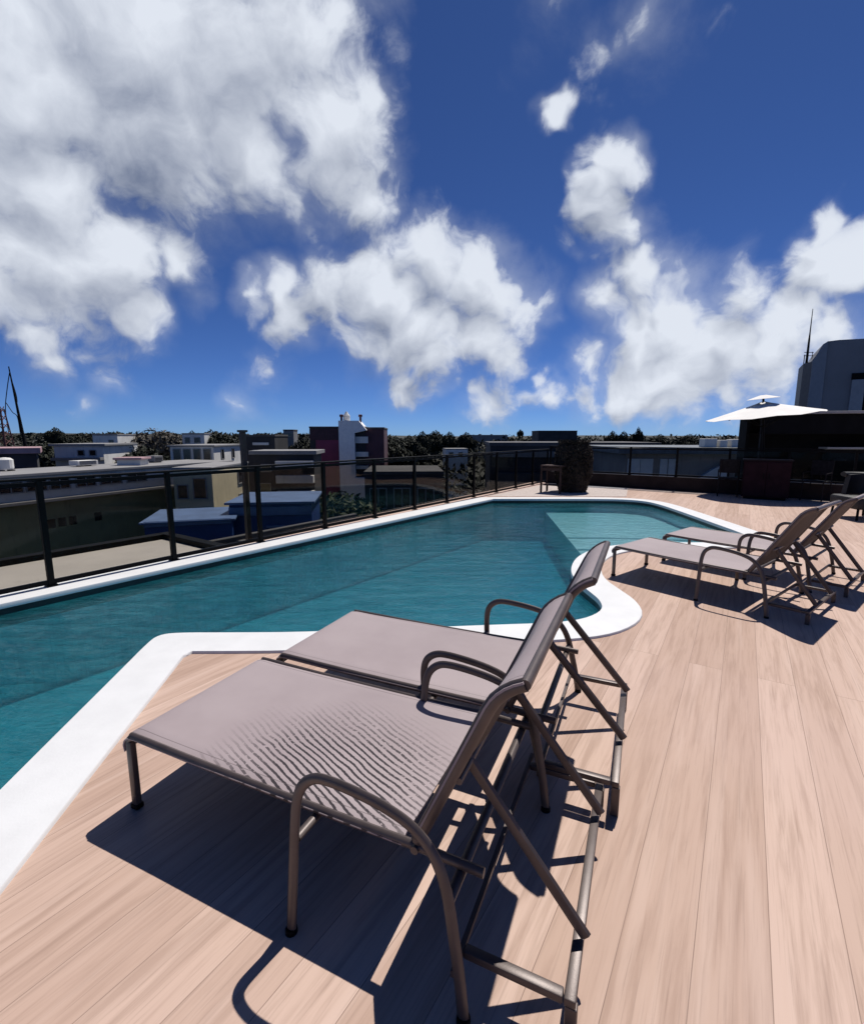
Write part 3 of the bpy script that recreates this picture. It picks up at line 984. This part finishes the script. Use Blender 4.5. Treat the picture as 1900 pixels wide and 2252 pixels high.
tag(o, 'town ground and low hills reaching the horizon', kind='structure')


def ground_z(x, y):
    if y <= 130: return GROUND
    k = min(1, (y - 130) / 420)
    return GROUND + max(0, k * (15.0 + 5.5 * mnoise.noise(Vector((x * .0035, y * .0035, 1.3))) + 2.5 * mnoise.noise(Vector((x * .012, y * .012, 4.2)))))


# ------------------------------------------------------------------ city buildings
WHITE = mat('white render', (.68, .67, .63), .85, var=.1, vscale=.5, stain=.45, bump=.1, bscale=8)
CREAM = mat('cream render', (.66, .58, .38), .85, var=.1, vscale=.5, stain=.5, bump=.1, bscale=8)
OLIVE = mat('olive yellow render', (.40, .36, .16), .85, var=.15, vscale=.3, stain=.5, bump=.1, bscale=8)
GREYW = mat('grey render', (.22, .215, .21), .85, var=.15, vscale=.4, stain=.5, bump=.1, bscale=8)
DARKW = mat('dark render', (.035, .034, .036), .8, var=.3, vscale=.4, stain=.4)
PURPLE = mat('maroon cladding', (.21, .022, .07), .6, var=.12, vscale=.6, stain=.25)
BROWN = mat('brown cladding', (.085, .032, .042), .7, var=.2, vscale=.6)
BLUEW = mat('blue painted metal', (.012, .045, .19), .5, var=.15, vscale=.8, stain=.3)
BLUER = mat('pale blue roofing', (.10, .17, .33), .5, var=.15, vscale=1.0, stain=.3)
ROOFP = mat('pale roofing', (.22, .215, .21), .7, var=.12, vscale=.5, stain=.4)
ROOFD = mat('dark roofing', (.07, .068, .07), .8, var=.3, vscale=.5, stain=.4)
PINK = mat('pink roofing', (.38, .24, .25), .7, var=.12, vscale=.8, stain=.3)
LILAC = mat('lilac awning', (.20, .17, .24), .7, var=.12, vscale=.8)
PANE = mat('dark window glass', (.012, .014, .017), .12, spec=.6)
FRAME = mat('window frame', (.30, .30, .29), .6)


def bld(label, P, yaw, L, D, top, wall, roof=None, windows=(), bands=(), base=None, parapet=.25, cat='building', overhang=0.0, group=None):
    """box building: P = corner nearest to the camera's left on its front face, front runs L along yaw, depth D behind.
    windows: (face, u0, u1, z0, z1) with face 'f' front or 'r' right end; bands: (face, z0, z1, depth, material)"""
    base = GROUND if base is None else base
    r = thing('building', label, cat, (P[0], P[1], 0), math.radians(yaw), group)
    mb = MB(); mb.box((0, 0, base), (L, D, top)); mb.build('wall', wall, r)
    mb = MB(); o_ = overhang + .06
    mb.box((-o_, -o_, top + .002), (L + o_, D + o_, top + parapet), bevel=.03); mb.build('roof', roof or ROOFP, r)
    for face, u0, u1, z0, z1 in windows:
        fr = MB(); pn = MB(); t = .07
        def bx(m_, a0, a1, b0, b1, d0, d1):
            if face == 'f': m_.box((a0, -d1, b0), (a1, -d0, b1))
            else: m_.box((L + d0, a0, b0), (L + d1, a1, b1))
        bx(fr, u0 - t, u1 + t, z1, z1 + t, .002, .08); bx(fr, u0 - t, u1 + t, z0 - t, z0, .002, .10)
        bx(fr, u0 - t, u0, z0 + .001, z1 - .001, .002, .08); bx(fr, u1, u1 + t, z0 + .001, z1 - .001, .002, .08)
        if u1 - u0 > 1.0: bx(fr, (u0 + u1) / 2 - .03, (u0 + u1) / 2 + .03, z0 + .001, z1 - .001, .002, .06)
        w_ = fr.build('window', FRAME, r)
        bx(pn, u0, u1, z0, z1, .003, .03); pn.build('pane', PANE, w_)
    for face, u0, u1, z0, z1, dp, m_ in bands:
        b2 = MB()
        if face == 'f': b2.box((u0, -dp, z0), (u1, -.003, z1), bevel=.02)
        else: b2.box((L + .003, u0, z0), (L + dp, u1, z1), bevel=.02)
        b2.build('balcony' if dp > .5 else 'ledge', m_, r)
    return r


def X(px, Y): return (px * W_PX / 1764 - 950) / F_PX * Y * 1.0
def Zp(py, Y): return at(882, py, Y).z


# flat concrete ledge just outside the left fence
lg = MB(); lg.box((-7.5, .25, -.62), (2.62, 3.1, -.35), bevel=.01)
o = lg.build('concrete_ledge', mat('pale grey screed', (.46, .43, .39), .85, var=.08, vscale=.8, stain=.3))
tag(o, 'pale grey flat ledge just outside the left glass fence', 'ledge'); place(o, FENCE_A, FD)
lg = MB(); lg.box((-7.5, 3.103, -.7), (2.62, 3.3, -.26), bevel=.01); lg.box((2.622, .25, -.7), (2.8, 3.3, -.26), bevel=.01)
o = lg.build('ledge_upstand', M['black']); tag(o, 'black upstand along the outer rim of the pale grey ledge', 'upstand'); place(o, FENCE_A, FD)
lg = MB(); lg.box((3.3, .5, -1.5), (9.5, 4.8, -1.2), bevel=.02); lg.box((3.3, 4.803, -1.5), (9.5, 4.95, -.95), bevel=.02); lg.box((5.2, .52, -1.198), (5.4, 4.79, -1.05)); lg.box((3.3, .5, -9), (9.5, 4.7, -1.502)); lg.box((3.4, 2.3, -1.198), (9.4, 2.42, -1.08))
o = lg.build('lower_roof', ROOFD)
tag(o, 'dark lower roof with raised kerbs below the middle of the left fence', 'roof'); place(o, FENCE_A, FD)

# long pale office block with a window strip above an olive wall
win = [('f', u, u + w_, -1.95, -1.32) for u, w_ in ((7.6, .5), (8.6, .45), (9.5, .8), (11.0, 1.25), (12.5, 1.15), (13.9, 1.2), (15.6, 1.3), (17.3, 1.6), (19.4, 1.6))]
b1 = bld('long pale block with a strip of dark windows over an olive wall', (-30, 18.5), 70.5, 30, 5, -1.0, WHITE, ROOFP, win, [('f', 0, 30, -2.75, -2.55, .45, ROOFP)], base=-2.78, overhang=.35, parapet=.2)
mb = MB(); mb.box((0, .3, GROUND), (30, 4.9, -2.782)); mb.build('lower_wall', OLIVE, b1)
for u in (13.6, 14.3, 15.0, 16.8):
    mb = MB(); mb.box((u, .26, -4.6), (u + .5, .297, -4.0)); mb.build('window', PANE, b1)
bld('cream block with tall grey windows at the end of the long pale block', (-19.8, 36.5), 3, 2.9, 8.5, -1.0, CREAM, ROOFP,
    [('f', .3, 1.0, -3.2, -2.2), ('f', .3, 1.0, -5.2, -4.0), ('f', 1.5, 2.4, -3.2, -1.7), ('f', 1.5, 2.4, -5.6, -4.0), ('r', 5.6, 7.8, -2.6, -1.6), ('r', 5.6, 7.8, -4.8, -3.6)], parapet=.18)
for k, (u, v, w_, d_, h_, lab, cat, nm) in enumerate((
        (9.5, 3.0, 1.3, .9, .55, 'grey metal cooling unit on the long block roof, nearest the left edge', 'cooling unit', 'rooftop_unit'),
        (13.5, 3.6, .8, .8, .75, 'squat white water tank on the long block roof', 'water tank', 'water_tank'),
        (19.0, 4.0, 1.6, 1.0, .45, 'long low skylight box on the long block roof', 'skylight', 'skylight_box'),
        (25.0, 3.5, .9, .9, .6, 'small grey vent housing at the far end of the long block roof', 'vent', 'vent_housing'))):
    q = Matrix.Translation((-30, 18.5, 0)) @ Matrix.Rotation(math.radians(70.5), 4, 'Z') @ Vector((u, v, -.795))
    t_ = thing(nm, lab, cat, q, math.radians(70.5))
    mb = MB()
    if nm == 'water_tank': mb.lathe([(.42, .1), (.45, .2), (.45, h_), (.3, h_ + .12), (.08, h_ + .15)], 16)
    else: mb.box((-w_ / 2, -d_ / 2, .08), (w_ / 2, d_ / 2, h_), bevel=.03)
    mb.build('housing', [GREYW, WHITE, WHITE, GREYW][k], t_)
    mb = MB()
    for x in (-.3, .3): mb.box((x - .05, -.35, 0), (x + .05, .35, .078))
    mb.build('base', DARKW, t_)
    mb = MB()
    for z in range(4): mb.box((-w_ * .4, -d_ / 2 - .03, .15 + z * .08), (w_ * .4, -d_ / 2 - .002, .19 + z * .08))
    if nm != 'water_tank': mb.build('grille', DARKW, t_)
    else: mb.b.free()
# two blue sheds
bld('blue shed with pale blue roof, the nearer and lower one', (-14.9, 24.3), 18, 4.2, 4.5, -3.0, BLUEW, BLUER, [('f', 2.6, 3.6, -5.6, -4.2)], [('f', 0, 4.2, -3.15, -2.85, .12, BLUER)], parapet=.12, overhang=.15, cat='shed')
bld('longer blue shed with pale blue fascia, behind the fence post', (-11.6, 27.0), 8, 4.6, 5, -2.35, BLUEW, BLUER, [], [('f', 0, 4.6, -3.0, -2.5, .15, BLUER), ('f', 2.0, 3.3, -3.75, -3.6, .1, BLUER)], parapet=.14, overhang=.15, cat='shed')
# flats with white balcony bands
fl = bld('dark block of flats with white balcony bands', (-18.6, 50), 4, 6.2, 5, -.35, DARKW, ROOFP, [('f', .8, 1.7, -2.1, -1.4), ('f', .6, 1.6, -4.4, -3.4)],
         [('f', 2.4, 6.2, -1.7, -1.0, .9, WHITE), ('f', 2.4, 6.2, -3.3, -2.5, .9, WHITE), ('f', 2.4, 6.2, -5.0, -4.1, .9, WHITE), ('f', -.2, 6.25, -6.6, -6.0, .9, GREYW)], parapet=.4, overhang=.3)
bld('low dark block with two small white bands behind the tall post', (-25.5, 66), 0, 4.0, 6, 1.5, DARKW, ROOFD, [], [('f', 1.0, 3.2, .35, .7, .2, WHITE), ('f', 1.0, 2.7, -.55, -.3, .2, WHITE)])
bld('small grey rooftop room far behind the flats', (-30.7, 100), 0, 2.1, 3, 2.7, GREYW, ROOFD, [('f', .3, 1.8, 1.5, 2.2)])
# maroon building with a white tower
mr = bld('maroon building with a white stair tower and roof tank', (-17.7, 70), 2, 8.0, 10, 2.7, DARKW, ROOFD)
mb = MB(); mb.box((0.85, -.06, -4.2), (4.3, -.003, 1.0)); mb.box((1.0, -.06, -7), (4.3, -.003, -4.202)); mb.build('cladding', PURPLE, mr)
mb = MB(); mb.box((0.0, -.08, 1.002), (4.3, -.003, 2.6)); mb.build('upper_cladding', mat('plum cladding', (.055, .02, .03), .7, var=.2), mr)
mb = MB()
mb.prism([(0, GROUND), (4.0, GROUND), (4.0, -4.4), (2.25, -4.4), (2.25, 2.0), (4.0, 2.4), (2.9, 3.75), (0, 3.75)][::1], -.9, 3.2, Matrix.Translation((4.31, 0, 0)) @ Matrix.Rotation(PI / 2, 4, 'X') @ Matrix.Scale(-1, 4, (0, 0, 1)))
mb.build('tower', mat('white tower render', (.85, .84, .82), .8, var=.06, stain=.25), mr)
mb = MB(); mb.lathe([(.5, 3.76), (.5, 4.5), (.25, 4.85), (.1, 5.1)], 14, Matrix.Translation((5.3, .6, 0))); mb.build('water_tank', WHITE, mr)
for x in (4.55, 7.3):
    mb = MB(); mb.lathe([(.16, 3.2), (.16, 4.3), (.28, 4.35), (.28, 4.65), (.1, 4.7)], 10, Matrix.Translation((x, .6, 0))); mb.build('chimney', BROWN, mr)
sd = bld('brown annexe with pale balcony bands joined to the white tower', (-11.0, 70.4), 2, 4.0, 9, 2.6, BROWN, ROOFD, [],
         [('f', -.1, 1.7, .55, 1.5, .5, WHITE), ('f', -.1, 1.7, -1.4, -.7, .5, WHITE), ('f', -.1, 1.7, -3.2, -2.7, .5, WHITE)])
# left side
bld('low building with a pink roof at the left edge', (-42.4, 43), 38, 5.4, 7, -.1, DARKW, PINK, [], [('f', 0, 5.4, -2.0, -1.6, 1.2, LILAC)], parapet=.55, overhang=.3)
bld('white terraced house with two long balconies', (-42.4, 54), 10, 5.0, 8, .45, WHITE, ROOFP, [('f', 3.6, 4.2, -.6, -.05), ('f', 2.4, 3.0, -.6, -.05)], [('f', 0, 5.0, -1.15, -.85, .9, ROOFP), ('f', 0, 5.0, -2.6, -2.3, .9, ROOFP)], overhang=.3)
bld('small white block beside the hedge on the skyline', (-57.6, 82), 5, 4.0, 6, 1.7, WHITE, ROOFP, [('f', 2.6, 3.3, .2, .9)])
bld('white slab house below the skyline block', (-48.2, 70), 4, 2.6, 5, .3, WHITE, ROOFP)
fb = bld('white framed building with tall dark openings', (-27.2, 50), 3, 4.4, 9, .45, WHITE, ROOFP, [('f', .35 + 1.02 * k, 1.02 + 1.02 * k, -1.2, .2) for k in range(4)] + [('r', 2.0, 2.7, -.9, .1), ('r', 5.2, 5.9, -.9, .1)], parapet=.18, overhang=.15)
bld('small white pavilion with a pale flat roof on the long block', (-25.3, 38.5), 10, 1.7, 1.6, -.35, WHITE, PINK, [], base=-.795, parapet=.18, overhang=.15)
bld('white penthouse with open terrace far left of centre', (-46.5, 90), 3, 4.0, 4, 1.9, WHITE, ROOFP, [('f', .5, 1.3, .4, 1.3), ('f', 2.2, 3.2, .4, 1.3)])
# seen through the middle of the fence
bld('dark unfinished block with a grid of openings behind the fence', (-4.8, 34), 3, 5.6, 7, -1.2, DARKW, ROOFD, [('f', .4, 1.5, -3.6, -2.2), ('f', 2.1, 3.2, -3.6, -2.2), ('f', 3.8, 4.9, -3.6, -2.2)], [('f', .2, 1.8, -4.5, -3.95, .1, WHITE)])
bld('far low house with a pale roof among dark trees', (15, 250), 0, 24, 8, 1.8, GREYW, ROOFP, parapet=.6)
bld('far white house on the dark slope left of the bush', (3.5, 120), 6, 5.5, 6, -1.7, WHITE, ROOFP, [('f', .8, 1.8, -3.2, -2.4), ('f', 3.2, 4.2, -3.2, -2.4)])
# right side beyond the far fence
rb = bld('grey house with bluish white shutters beyond the far fence', (10.9, 27), -6, 9.5, 8, .55, GREYW, mat('slate blue roof', (.09, .11, .13), .6, var=.2), [], parapet=.35, overhang=.5)
SHUT = mat('bluish white shutter', (.50, .56, .60), .6, var=.06)
for u0, u1 in ((.10, .78), (.80, 1.48), (1.85, 2.25), (2.30, 2.75)):
    mb = MB(); mb.box((u0, -.06, -1.6), (u1, -.004, .28), bevel=.01); mb.build('shutter', SHUT, rb)
mb = MB(); mb.prism([(2.9, -1.7), (5.4, -1.7), (5.4, .1), (4.6, -.25), (3.8, -.85)], -.30, -.01, Matrix.Rotation(PI / 2, 4, 'X') @ Matrix.Scale(-1, 4, (0, 0, 1))); mb.build('stair_wall', SHUT, rb)
for k, x in enumerate((4.75, 5.65, 6.3)):
    o_ = MB(); o_.box((0, 0, .9), ([.7, .4, .6][k], .6, [1.38, 1.3, 1.34][k]), bevel=.03); ac = o_.build('air_conditioner', WHITE)
    ac.location = (10.9 + x * .94, 27.6 - x * .09, .008); tag(ac, ['pale boxy cooling unit, largest of three on the slate roof', 'narrow white cooling unit, middle of three on the slate roof', 'white cooling unit, rightmost of three on the slate roof'][k], 'cooling unit', 'cooling units on the slate roof')
bld('long dark low roofed hall right of the clipped bush', (4.6, 38), -4, 13, 9, .75, DARKW, ROOFD, [], [('f', .2, 7.5, -.1, .35, .3, GREYW), ('f', .5, 8.5, -2.6, -1.3, 1.0, ROOFD)], parapet=.3)
bld('dark flat roofed block on the skyline right of centre', (33, 150), 0, 12, 10, 3.1, DARKW, ROOFD)

# grey tower block roof with mast
gt = thing('grey_tower', 'tall windowless grey tower with chamfered corner on the right skyline', 'building', (33.15, 44, 0), math.radians(-32))
gt.scale = (.84, 1, 1)
GT = mat('grey cladding', (.20, .205, .22), .6, var=.1, vscale=.25, stain=.2)
GT2 = mat('lighter grey panel', (.30, .315, .34), .6, var=.08)
mb = MB()
out_ = [(.62, GROUND), (14, GROUND), (14, 9.35), (6.4, 9.6), (2.6, 9.72), (1.75, 9.68), (1.35, 9.48), (1.12, 9.1), (.95, 8.70), (.62, 8.20)]
UPR = Matrix.Rotation(PI / 2, 4, 'X') @ Matrix.Scale(-1, 4, (0, 0, 1))
mb.prism(out_, 0, 7, UPR)
mb.build('wall', GT, gt)
mb = MB(); mb.prism([(0, 1.1), (.616, .02), (.616, 5), (0, 5)], GROUND, 8.05); mb.build('side_wing', mat('dark grey cladding', (.09, .092, .10), .6, var=.1), gt)
mb = MB(); mb.prism([(.62, GROUND), (2.0, GROUND), (1.72, 9.7), (1.30, 9.4), (1.1, 9.05), (.9, 8.55), (.62, 8.12)], -.10, -.003, UPR); mb.build('corner_cladding', mat('blue grey cladding', (.24, .26, .29), .6, var=.06), gt)
mb = MB(); mb.box((4.0, -.22, 2.9), (5.05, -.003, 6.3), bevel=.03); mb.build('panel', GT2, gt)
mb = MB(); mb.box((3.95, -.16, 6.34), (5.3, -.003, 6.85)); mb.box((5.08, -.16, 2.9), (5.3, -.003, 6.338)); mb.build('panel_frame', M['black'], gt)
ms = thing('rooftop_mast', 'slim dark aerial mast standing on the grey tower', 'aerial', (34.5, 45.6, 8.05))
mb = MB(); mb.tube([(0, 0, .003), (0, 0, 2.2), (0, 0, 2.8), (0, 0, 4.9)], [.11, .08, .05, .025], n=8); mb.build('pole', M['black'], ms)
mb = MB()
for z in (.8, 1.1): mb.tube([(-.3, 0, z), (.55, 0, z)], .03, n=6)
mb.tube([(.45, 0, .5), (.45, 0, 1.15)], .03, n=6); mb.tube([(-.25, 0, .003), (-.25, 0, .9)], .04, n=6); mb.build('brackets', M['black'], ms)

# radio masts at far left
RUST = mat('rusty lattice steel', (.12, .045, .04), .7, var=.3)
md = thing('radio_mast', 'tall thin dark radio mast with slack cables on the left skyline', 'mast', (-52.5, 62, GROUND))
mb = MB(); mb.tube([(.4, 0, 0), (.2, 0, 14), (-.6, 0, 24.2)], [.22, .2, .06], n=8); mb.build('pole', M['black'], md)
for pts in ([(-.6, 0, 23.4), (-1.6, .5, 21.5), (-2.6, 1, 19.0), (-2.7, 1.1, 16.0)], [(-.5, 0, 22.8), (-.35, .3, 20.4), (-.55, .3, 18.6), (-.2, .4, 16.6)], [(-2.4, 1, 19.8), (-1.4, .6, 18.6), (-.6, .3, 18.0), (-.5, .3, 15.8)]):
    mb = MB(); mb.tube(smooth_path(pts, 5), .05, n=6); mb.build('cable', M['black'], md)
lt = thing('lattice_tower', 'rusty red lattice tower cut by the left edge', 'tower', (-54.9, 62, GROUND))
mb = MB()
for sx in (-1, 1):
    for sy in (-1, 1): mb.tube([(sx * 1.1, sy * 1.1, 8), (sx * .25, sy * .25, 19)], .08, n=6)
for k in range(11):
    z = 8.5 + k; w = 1.1 - (z - 8) * .85 / 11
    for a_, b_ in (((-1, -1), (1, -1)), ((1, -1), (1, 1)), ((1, 1), (-1, 1)), ((-1, 1), (-1, -1))):
        mb.tube([(a_[0] * w, a_[1] * w, z), (b_[0] * w * .94, b_[1] * w * .94, z + .8)], .05, n=5)
mb.build('frame', RUST, lt)
mb = MB(); mb.box((-1.4, -1.4, 0), (1.4, 1.4, 8)); mb.build('base_block', RUST, lt)

# ------------------------------------------------------------------ trees


def make_tree(name, label, cat, leafm, height, rx, rz_, n, size, lobes=9, trunk=True):
    r = thing(name, label, cat)
    mb = MB()
    lob = [((0, 0, height - rz_), (rx * .72, rx * .72, rz_ * .95))]
    for k in range(lobes):
        th = rnd.random() * 2 * PI; d = rx * rnd.uniform(.35, .72)
        z = height - rz_ + rz_ * rnd.uniform(-.65, .6)
        q = rnd.uniform(.30, .48)
        lob.append(((d * math.cos(th), d * math.sin(th), z), (rx * q, rx * q, rz_ * q * 1.05)))
    tot = sum(a_[1][0] ** 2 for a_ in lob)
    for c, rr in lob: leaf_blob(mb, c, rr, int(n * rr[0] ** 2 / tot), size)
    mb.build('crown', leafm, r, recalc=False)
    mb = MB(); mb.tube(smooth_path([(0, 0, 0), (.1, .05, height * .35), (-.05, .1, height * .8)], 4), [.035 * height * (1 - k / 11) for k in range(9)], n=8)
    for k in range(5):
        th = k * 1.3; mb.tube([(.05, .05, height * (.32 + .06 * k)), (rx * .4 * math.cos(th), rx * .4 * math.sin(th), height * (.5 + .07 * k)), (rx * .7 * math.cos(th), rx * .7 * math.sin(th), height * (.55 + .07 * k))], [.014 * height, .009 * height, .004 * height], n=6)
    mb.build('trunk', BARK, r)
    return r


def put(proto, px, Y, ytop, h0, label, group=None, wide=1.0, first=False):
    zt = Zp(ytop, Y)
    x = X(px, Y); z0 = ground_z(x, Y) if Y > 130 else GROUND
    k = (zt - z0) / h0
    if first:
        proto.location = (x, Y, z0); proto.scale = (k * wide, k * wide, k); proto['label'] = label; proto.rotation_euler = (0, 0, 0)
        if group: proto['group'] = group
        return proto
    return dup(proto, (x, Y, z0), rnd.random() * 6, (k * wide, k * wide, k), label, group)


TG = 'trees of the town below'
t1 = make_tree('broadleaf_tree', '', 'tree', LEAF_DARK, 14, 5.0, 4.6, 7000, .42)
t2 = make_tree('broadleaf_tree', '', 'tree', LEAF_GREY, 15, 6.0, 5.0, 9000, .40, 12)
t3 = make_tree('broadleaf_tree', '', 'tree', LEAF_GREEN, 11, 4.5, 4.0, 6500, .34)
put(t2, 318, 92, 872, 15, 'broad grey brown tree rising highest on the left skyline', TG, 1.0, True)
put(t2, 355, 100, 879, 15, 'grey brown tree right of the broad one on the skyline', TG, .8)
put(t1, 440, 95, 877, 14, 'black rounded tree left of the tall post on the skyline', TG, .85, True)
put(t1, 470, 90, 886, 14, 'low black tree touching the tall post', TG, .9)
put(t1, 262, 62, 905, 14, 'dark tree in front of the broad grey brown tree', TG, .8)
put(t1, 305, 60, 910, 14, 'dark tree left of the white framed building', TG, .9)
put(t1, 225, 64, 915, 14, 'dark tree right of the terraced house', TG, .6)
put(t1, 92, 62, 897, 14, 'dark tree between the pink roof and the terraced house', TG, .75)
put(t1, 165, 110, 886, 14, 'dark hedge like tree left of the small white block', TG, .8)
put(t1, 198, 150, 882, 14, 'far dark tree behind the small white block', TG, .6)
put(t1, 125, 170, 872, 14, 'small dark tree cresting the green rise at far left', TG, .7)
put(t1, 250, 120, 887, 14, 'dark bush between the white block and the broad tree', TG, .5)
put(t1, 398, 130, 878, 14, 'small dark tree above the white penthouse', TG, .4)
put(t1, 625, 85, 888, 14, 'dark tree left of the maroon building', TG, .6)
put(t1, 548, 110, 884, 14, 'dark low tree behind the two white bands', TG, .8)
put(t3, 700, 34, 998, 11, 'green leafy tree below the white tower, behind the glass', TG, .9, True)
put(t3, 668, 38, 1004, 11, 'green tree right of the blue sheds, behind the glass', TG, .8)
put(t1, 800, 85, 888, 14, 'dark tree right of the brown annexe', TG, .9)
for k, (px, Y, yt, w_) in enumerate(((862, 150, 880, .6), (888, 160, 878, .8), (918, 170, 881, .6), (952, 180, 882, .7), (838, 120, 889, .8))):
    put(t1, px, Y, yt, 14, ['first and narrowest of the round skyline trees right of the annexe', 'largest round skyline tree right of the annexe', 'third round skyline tree, thin crowned, right of the annexe', 'last of the round skyline trees, near the pale roofed house', 'lowest skyline tree, next to the brown annexe'][k], TG, w_)
for k, (px, Y, yt, w_) in enumerate(((1060, 330, 876, .5), (1247, 145, 879, .5), (1268, 145, 880, .5), (1298, 150, 871, .28), (1340, 160, 886, .9), (1400, 170, 886, .9), (1110, 200, 888, .9))):
    put(t1, px, Y, yt, 14, ['tiny tree on the crest of the far middle hill', 'left one of two dark trees by the flat block on the skyline', 'right one of two dark trees by the flat block on the skyline', 'thin tall dark tree standing alone on the right skyline', 'dark tree above the bluish shutters on the skyline', 'dark tree above the house with cooling units', 'dark tree left of the clipped bush, on the slope'][k], TG, w_)

# the dark wooded slope in the middle: one mass of leaves
wd = MB()
for _ in range(7000):
    Y = 55 + 270 * rnd.random() ** 1.3
    px = rnd.uniform(745, 1560)
    x = X(px, Y)
    z = ground_z(x, Y) + 12.5 * min(1, .25 + Y / 160) * (.75 + .35 * mnoise.noise(Vector((x * .09, Y * .09, 0)))) + rnd.uniform(-2.2, .2)
    z = min(z, Zp(888 - 4 * mnoise.noise(Vector((px * .021, Y * .01, 0))), Y) + rnd.uniform(-.6, .2))
    wd.leaf(Vector((x, Y, z)), rnd.uniform(.5, 1.1) * (.7 + Y / 220), Vector((rnd.uniform(-1, 1), rnd.uniform(-1, .2), rnd.uniform(.1, 1))))
for _ in range(5000):
    Y = 110 + 330 * rnd.random()
    px = rnd.uniform(-250, 760)
    x = X(px, Y)
    z = min(ground_z(x, Y) + 11 + 3 * mnoise.noise(Vector((x * .06, Y * .06, 3))) + rnd.uniform(-2.5, .3), Zp(888 - 6 * mnoise.noise(Vector((px * .03, Y * .01, 5))), Y) + rnd.uniform(-.8, .1))
    wd.leaf(Vector((x, Y, z)), rnd.uniform(.6, 1.2) * (.6 + Y / 220), Vector((rnd.uniform(-1, 1), rnd.uniform(-1, .2), rnd.uniform(.1, 1))))
o = wd.build('far_woods', mat_leaf('far wood leaves', (.006, .009, .006), (.018, .022, .012)), recalc=False)
tag(o, 'dark woodland covering the slopes beyond the town', kind='stuff')

S.cycles.max_bounces = 8
S.cycles.transparent_max_bounces = 24
S.cycles.diffuse_bounces = 1
S.cycles.sample_clamp_direct = 3.0
S.cycles.glossy_bounces = 3
S.cycles.volume_bounces = 0
S.cycles.use_denoising = True
